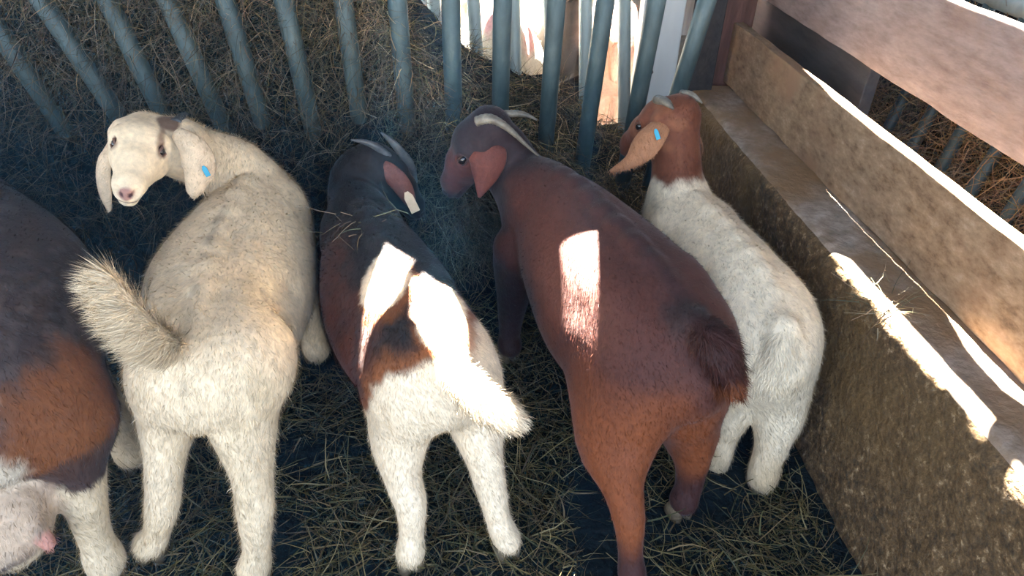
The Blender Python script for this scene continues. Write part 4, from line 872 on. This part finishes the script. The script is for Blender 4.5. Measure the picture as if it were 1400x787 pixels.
# ------------------------------------------------------------------ the goats: coats, tags, hair
def mixc(c, col, m): return c*(1-m[:, None])+np.array(col)*m[:, None]
def blob(V, c, r, edge=.35, ns=.05, na=.35):
    d = np.linalg.norm((V-A_(c))/np.broadcast_to(np.array(r, float), (3,)), axis=1)+(vnoise(V, ns)-.5)*na+(vnoise(V+9, ns*.35)-.5)*na*.5
    return 1-sstep(1-edge/2, 1+edge/2, d)
def hblob(H3, c, r, edge=.4):
    return 1-sstep(1-edge/2, 1+edge/2, np.linalg.norm((H3-A_(c))/A_(r), axis=1)+(vnoise(H3, .08)-.5)*.3)
def headside(H3, x0): return sstep(x0-.12, x0+.12, H3[:, 0])
def tag_plate(parent, p, n, up, wd, ht, m, name='ear_tag', th=.0018, ink=False):
    n = A_(n); n /= np.linalg.norm(n); up = A_(up); up = up-n*(up@n); up /= np.linalg.norm(up); s = np.cross(up, n); p = A_(p)
    out = [(-.5,-.5),(.5,-.5),(.5,.25),(.2,.5),(-.2,.5),(-.5,.25)]
    V = [p+s*a*wd+up*b*ht+n*q for q in (-th, th) for a, b in out]; k = len(out)
    F = [tuple(range(k))[::-1], tuple(range(k, 2*k))]+[(i, (i+1) % k, (i+1) % k+k, i+k) for i in range(k)]
    mb = MB().add(V, F); o = mb.build(name, m, parent, smooth=False, bevel=.0008)
    MB().tube([p+up*ht*.28-n*.003, p+up*ht*.28+n*.004], .0035, 10).build('tag_stud', m, o)
    if ink:
        q = MB()
        for (a0, b0, a1, b1) in ((-.25,.05,.2,.1),(.2,.1,.15,-.15),(.15,-.15,-.2,-.1),(-.2,-.1,-.25,.05),(-.2,-.25,.22,-.22),(-.15,-.38,.15,-.36)):
            q.tube([p+s*a0*wd+up*b0*ht+n*(th+.0006), p+s*a1*wd+up*b1*ht+n*(th+.0006)], .0009, 6)
        q.build('tag_marks', M['ink'], o)
    return o
def muzzle_pink(c, H3, col, darkline=True):
    m = hblob(H3, (1.08, 0, -.08), (.16, .15, .12)); c = mixc(c, col, m*.85)
    return c

# white goat looking back over its shoulder (left)
CREAM = (.76, .62, .42)
def coat_white(V, fr, H3):
    c = np.tile(np.array(CREAM), (len(V), 1)); nz = vnoise(V, .06)
    c = mixc(c, (.50, .39, .23), sstep(.55, .85, nz)*.35)
    sp = fr['spine']; mid = np.interp(V[:, 1], [q[1] for q in sp], [q[0] for q in sp])
    c = mixc(c, (.30, .24, .16), np.exp(-((V[:, 0]-mid)/.012)**2)*(V[:, 2] > .5)*sstep(.45, .6, vnoise(V, .03))*.55*(V[:, 1] < 1.7))
    low = sstep(.20, .02, V[:, 2]); c = mixc(c, (.50, .36, .17), low*.45*sstep(.35, .6, vnoise(V+2, .05)))
    hd = H3[:, 0] > -.4
    near = np.linalg.norm(H3, axis=1) < 1.6
    for q in (-1, 1):
        e = hblob(H3, (.37, q*.235, .11), (.12, .09, .09))*near; c = mixc(c, (.16, .08, .05), e*.85)
    c = mixc(c, (.14, .07, .045), hblob(H3, (.20, -.22, .19), (.16, .07, .09))*near*.8)
    c = mixc(c, (.12, .06, .04), hblob(H3, (-.12, -.26, .22), (.18, .14, .14))*near*.9)
    c = mixc(c, (.30, .14, .12), hblob(H3, (1.07, 0, -.05), (.12, .10, .075))*near*.9)
    for q in (-1, 1): c = mixc(c, (.06, .02, .02), hblob(H3, (1.08, q*.06, -.06), (.06, .03, .03), .3)*near)
    line = near*hblob(H3, (.95, 0, -.168), (.28, .22, .016), .3); c = mixc(c, (.16, .07, .06), line*.8)
    ear = (np.arange(len(V)) >= fr['nb']); c = mixc(c, (.58, .44, .30), ear*.6)
    return c
M['lid_g3'] = M['lid_g4'] = noise_mat('dark_eyelid', [(.3,(.02,.010,.009)),(.7,(.04,.018,.014))], 40, 3, rough=.7)
M['lid_g5'] = noise_mat('brown_eyelid', [(.3,(.08,.03,.018)),(.7,(.13,.05,.028))], 40, 3, rough=.7)
M['lid_g8'] = M['lid_g4']
M['lid_g2'] = noise_mat('brown_eyelid', [(.3,(.10,.05,.035)),(.7,(.18,.10,.07))], 40, 3, rough=.6)
r2, f2 = make_goat('g2', 'creamy white goat looking back over its shoulder at the camera, blue tag in its ear', coat_white, nh=110000, hl=(.010,.022), hw=.0012,
          tail_hair=(7000, .025, .065, (-.75, -.2, -.45)), hair_seed=2, hornm='horn_dark')
E2 = GOATS['g2']['ears'][1]
tag_plate(r2, A_(E2[2][0])+A_((.018, -.012, -.006)), (.25,-.9,.3), (-.3,0,1), .012, .028, M['blue_tag'])

# black, red-brown and white goat in the middle
def coat_pied(V, fr, H3):
    fwd, side = fr['fwd'], fr['side']; R0 = V-np.array([fr['T0'][0], fr['T0'][1], 0]); t = R0@fwd; s = R0@side; z = V[:, 2]
    c = np.tile(np.array((.022, .016, .015)), (len(V), 1))
    n = (vnoise(V, .06)-.5)*.10+(vnoise(V+4, .02)-.5)*.05
    lowside = sstep(.50, .40, z+n)*sstep(.08, .2, t); c = mixc(c, (.14, .036, .018), lowside*.9)
    c = mixc(c, (.12, .034, .018), sstep(.20, .42, -s*3+n*2)*sstep(.65,.5,t)*.6)
    tb = .015+1.05*np.clip(s, 0, .3)+.5*(.47-z); WHT = (.80, .665, .47)
    rump = sstep(.018, -.018, t+n*.6-tb)
    fringe = np.exp(-((t+n*.6-tb-.02)/.028)**2)*(z > .25); c = mixc(c, (.26, .085, .025), fringe*.75)
    c = mixc(c, WHT, rump)
    for p, r in (((-.140, 1.375, .57), (.058, .095, .10)), ((-.018, 1.275, .56), (.060, .115, .10))):  # white coat blobs, brown fringe: sun patches also painted into the coat
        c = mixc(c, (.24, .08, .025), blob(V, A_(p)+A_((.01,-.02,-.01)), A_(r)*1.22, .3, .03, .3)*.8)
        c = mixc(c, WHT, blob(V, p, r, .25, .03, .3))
    legs = sstep(.30, .26, z+n*.5)*(t < .22); c = mixc(c, WHT, legs)
    low = sstep(.14, .02, z)*(t < .3); c = mixc(c, (.50, .38, .20), low*.5*sstep(.35, .6, vnoise(V+2, .04)))
    flegs = sstep(.2, .15, z)*(t > .3); c = mixc(c, (.55, .45, .32), flegs)
    near = np.linalg.norm(H3, axis=1) < 1.7
    c = mixc(c, (.012, .010, .011), sstep(.60, .70, t)*1.0*(z > .3))
    ear = np.arange(len(V)) >= fr['nb']; er = ear*sstep(.44, .52, z); c = mixc(c, (.15, .055, .04), er)
    c = mixc(c, (.10, .028, .018), hblob(H3, (.25, -.2, .15), (.35, .2, .25))*near)
    return np.clip(c, 0, 1)
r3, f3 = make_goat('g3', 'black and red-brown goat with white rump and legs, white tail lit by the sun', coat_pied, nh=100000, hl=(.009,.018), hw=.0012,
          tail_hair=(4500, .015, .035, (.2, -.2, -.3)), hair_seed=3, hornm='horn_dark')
E3 = GOATS['g3']['ears'][0]
tag_plate(r3, A_(E3[3][0])+A_((.010, -.012, -.008)), (.1,-.9,.45), (-.35,0,1), .027, .064, M['cream_tag'], ink=True)

# dark red-brown goat
def coat_red(V, fr, H3):
    fwd, side = fr['fwd'], fr['side']; R0 = V-np.array([fr['T0'][0], fr['T0'][1], 0]); t = R0@fwd; s = R0@side; z = V[:, 2]
    c = np.tile(np.array((.066, .021, .015)), (len(V), 1)); n = (vnoise(V, .07)-.5)*.12
    sp = fr['spine']; mid = np.interp(V[:, 1], [q[1] for q in sp], [q[0] for q in sp])
    c = mixc(c, (.035, .014, .014), np.exp(-((V[:, 0]-mid)/.035)**2)*sstep(.5, .6, z)*.8)
    c = mixc(c, (.19, .052, .015), sstep(.56, .30, z+n*1.4)*sstep(.36, .14, t+n)*.95)
    c = mixc(c, (.040, .012, .010), sstep(.19, .10, z+n*.3))
    c = mixc(c, (.022, .012, .014), sstep(.60, .74, t+n)); c = mixc(c, (.030, .012, .010), sstep(.46, .38, z)*sstep(.40, .50, t))
    c = mixc(c, (.045, .018, .018), sstep(.1, .02, np.abs(s))*0)
    c = mixc(c, (.022, .012, .012), blob(V, (.485, 1.135, .60), (.055, .06, .05), .6, .03, .5)*.8)
    ear = np.arange(len(V)) >= fr['nb']; c = mixc(c, (.115, .034, .025), ear*1.0); c = mixc(c, (.045, .018, .018), ear*sstep(.665, .71, z)*.8)
    near = np.linalg.norm(H3, axis=1) < 1.7
    c = mixc(c, (.085, .024, .017), hblob(H3, (.55, 0, .0), (.45, .4, .3))*near*.8)
    td = np.min(np.linalg.norm(V[:, None]-np.array([p for p, r in GOATS['g4']['tail'][1:]])[None], axis=2), axis=1); c = mixc(c, (.045, .015, .012), sstep(.06, .035, td))
    c = mixc(c, (.16, .05, .02), blob(V, GOATS['g4']['tail'][-1][0], (.05, .05, .045), .5))
    
    return np.clip(c, 0, 1)
r4, f4 = make_goat('g4', 'dark red-brown goat with its head turned left and a big drooping ear', coat_red, nh=100000, hl=(.006,.013), hw=.0011,
          tail_hair=(5000, .015, .04, (.1, -.2, -.8)), hair_seed=4)

# white goat with brown head and neck
def coat_boer(V, fr, H3):
    fwd = fr['fwd']; R0 = V-np.array([fr['T0'][0], fr['T0'][1], 0]); t = R0@fwd; z = V[:, 2]
    c = np.tile(np.array((.80, .70, .52)), (len(V), 1)); c = mixc(c, (.50, .36, .18), sstep(.5, .8, vnoise(V, .09))*.4*sstep(.5, .3, z))
    c = mixc(c, (.45, .31, .15), sstep(.25, .08, z)*.4)
    O = fr['O']; N0 = A_(GOATS['g5']['neck'][0][0]); ax = O-N0; L = np.linalg.norm(ax); ax /= L; q = (V-N0)@ax+(vnoise(V, .03)-.5)*.04
    br = sstep(.075, .10, q)*(t > .42); br = np.maximum(br, (np.arange(len(V)) >= fr['nb']))
    c = mixc(c, (.14, .045, .022), br)
    c = mixc(c, (.24, .095, .045), br*sstep(.45, .75, vnoise(V, .035))*.6)
    ear = np.arange(len(V)) >= fr['nb']; c = mixc(c, (.36, .17, .085), ear*1.0)
    return np.clip(c, 0, 1)
r5, f5 = make_goat('g5', 'white goat with brown head and neck standing against the concrete wall', coat_boer, nh=100000, hl=(.009,.018), hw=.0012,
          tail_hair=(2500, .015, .03, (-.1, -.1, -.8)), hair_seed=5)
E5 = GOATS['g5']['ears'][0]
tag_plate(r5, A_(E5[1][0])+A_((.006, -.016, .004)), (-.55,-.75,.35), (-.55,.1,.9), .012, .030, M['blue_tag'])

# big grey-brown doe cut by the left edge
def coat_doe(V, fr, H3):
    fwd, side = fr['fwd'], fr['side']; R0 = V-np.array([fr['T0'][0], fr['T0'][1], 0]); t = R0@fwd; s = R0@side; z = V[:, 2]
    c = np.tile(np.array((.050, .032, .027)), (len(V), 1)); n = (vnoise(V, .07)-.5)*.12+(vnoise(V+3, .025)-.5)*.05
    c = mixc(c, (.10, .075, .068), sstep(.5, .8, vnoise(V, .02))*.6)
    c = mixc(c, (.19, .065, .02), blob(V, (-.80, 1.10, .46), (.19, .16, .12), .5)*.95)
    c = mixc(c, (.055, .03, .024), blob(V, (-.78, 1.08, .33), (.14, .12, .06), .5)*.9)
    wl = sstep(.26, .22, z+n*.8-.35*np.clip(s+.02, -.3, .12)); c = mixc(c, (.62, .50, .33), wl*(t < .35))
    c = mixc(c, (.60, .52, .40), blob(V, (-.90, 1.00, .42), (.09, .2, .20), .3))
    fl = sstep(.36, .30, z+n*.5)*(t > .35); c = mixc(c, (.58, .47, .32), fl)
    ud = blob(V, GOATS['g1']['udder'][0][0], (.10, .10, .10), .4); c = mixc(c, (.52, .38, .26), ud*.8)
    for a, b in GOATS['g1']['teats']: c = mixc(c, (.50, .24, .18), blob(V, b, (.022, .022, .028), .6, na=.1))
    c = mixc(c, (.10, .035, .02), (t > .95))
    return np.clip(c, 0, 1)
r1, f1 = make_goat('g1', 'large grey-brown doe with white patches and an udder, cut by the left edge', coat_doe, nh=110000, hl=(.009,.018), hw=.0012, hair_seed=6)

# goats in the sunlit pen beyond the rack
def coat_beyond(col, mark=None, head=None):
    def fn(V, fr, H3):
        c = np.tile(np.array(col), (len(V), 1)); n = vnoise(V, .08); c = mixc(c, np.array(col)*np.array([.80,.66,.48]), sstep(.5, .8, n)*.5)
        R0 = V-np.array([fr['T0'][0], fr['T0'][1], 0]); t = R0@fr['fwd']
        if mark:
            for p, r in mark: c = mixc(c, (.70, .22, .24), blob(V, p, r, .9, .03, .6)*.6)
        if head is not None: c = mixc(c, head, np.maximum(sstep(.80, .88, t), np.arange(len(V)) >= fr['nb']))
        return np.clip(c, 0, 1)
    return fn
make_goat('g6', 'large white goat with pink paint marks in the sunlit pen beyond the rack', coat_beyond((.55,.48,.37), [((0.187, 2.86, 0.7703),(.03,.14,.06)),((0.3515, 2.86, 0.698),(.032,.16,.06))], (.3,.12,.06)), nh=9000, hl=(.01,.02), hw=.002, vox=.009, dets=False)
make_goat('g7', 'white goat beyond the rack, leftmost of those in the sunlit pen', coat_beyond((.55,.48,.37), None, (.3,.12,.06)), nh=8000, hl=(.01,.02), hw=.002, vox=.009, dets=False)
def coat_black(V, fr, H3):
    c = np.tile(np.array((.022,.017,.016)), (len(V), 1)); return mixc(c, (.42,.17,.08), (np.arange(len(V)) >= fr['nb'])*1.0)
r8, f8 = make_goat('g8', 'black goat with tan ears and a yellow tag facing the rack from beyond', coat_black, nh=8000, hl=(.006,.014), hw=.0016, vox=.008)
E8 = GOATS['g8']['ears'][0]
tag_plate(r8, A_(E8[1][0])+A_((0, -.03, .0)), (0,-1,.2), (0,0,1), .04, .05, M['yellow_tag'])
make_goat('g9', 'pinkish brown goat beyond the rack beside the pale steel post', coat_beyond((.36,.20,.14)), nh=10000, hl=(.012,.025), hw=.002, vox=.009, dets=False)

o = strands('straw', A_(NECK_STRAW)+np.random.default_rng(8).normal(0, 1, (26, 3))*np.array((.05, .035, .006)), np.random.default_rng(9).normal(size=(26, 3))*np.array((1, .5, .12)),
            np.random.default_rng(10).uniform(.06, .16, 26), np.full(26, .0026), .35, HAY*1.3, seed=12, bend=.9)
tag(o, 'loose straw lying over the withers of the black and white goat', 'straw', kind='stuff')
o = strands('straw', A_(CHIN_STRAW)+np.random.default_rng(18).normal(0, 1, (7, 3))*np.array((.02, .006, .006)), np.random.default_rng(19).normal(size=(7, 3))*np.array((1, .2, .5)),
            np.random.default_rng(20).uniform(.04, .10, 7), np.full(7, .002), 1.6, HAY*1.3, seed=13, bend=.6)
tag(o, 'few stalks of hay hanging from the mouth of the creamy white goat', 'straw', kind='stuff')

# thin blue haze volume added to imitate lens veil, denser on the left
hm = bpy.data.materials.new('veil_haze'); hm.use_nodes = True; nt = hm.node_tree; nt.nodes.clear()
vo = nt.nodes.new('ShaderNodeVolumeScatter'); om = nt.nodes.new('ShaderNodeOutputMaterial'); nt.links.new(vo.outputs[0], om.inputs['Volume'])
vo.inputs['Color'].default_value = (.16, .58, 1.0, 1); 
gx = nt.nodes.new('ShaderNodeNewGeometry'); sxx = nt.nodes.new('ShaderNodeSeparateXYZ'); mrr = nt.nodes.new('ShaderNodeMapRange'); mrr.interpolation_type = 'SMOOTHSTEP'
nt.links.new(gx.outputs['Position'], sxx.inputs[0]); nt.links.new(sxx.outputs['X'], mrr.inputs[0]); nt.links.new(mrr.outputs[0], vo.inputs['Density'])
for k_, v_ in enumerate((-1.6, .5, HAZE, HAZE*.10)): mrr.inputs[k_+1].default_value = v_
vo.inputs['Density'].default_value = HAZE; vo.inputs['Anisotropy'].default_value = .2
hz = MB().box((-3.4, -.9, -.02), (3.4, 5.2, 2.85)).build('blue_veil', hm, smooth=False); hz['kind'] = 'stuff'; hz['label'] = 'thin bluish haze volume added as a veil of light, denser on the left'
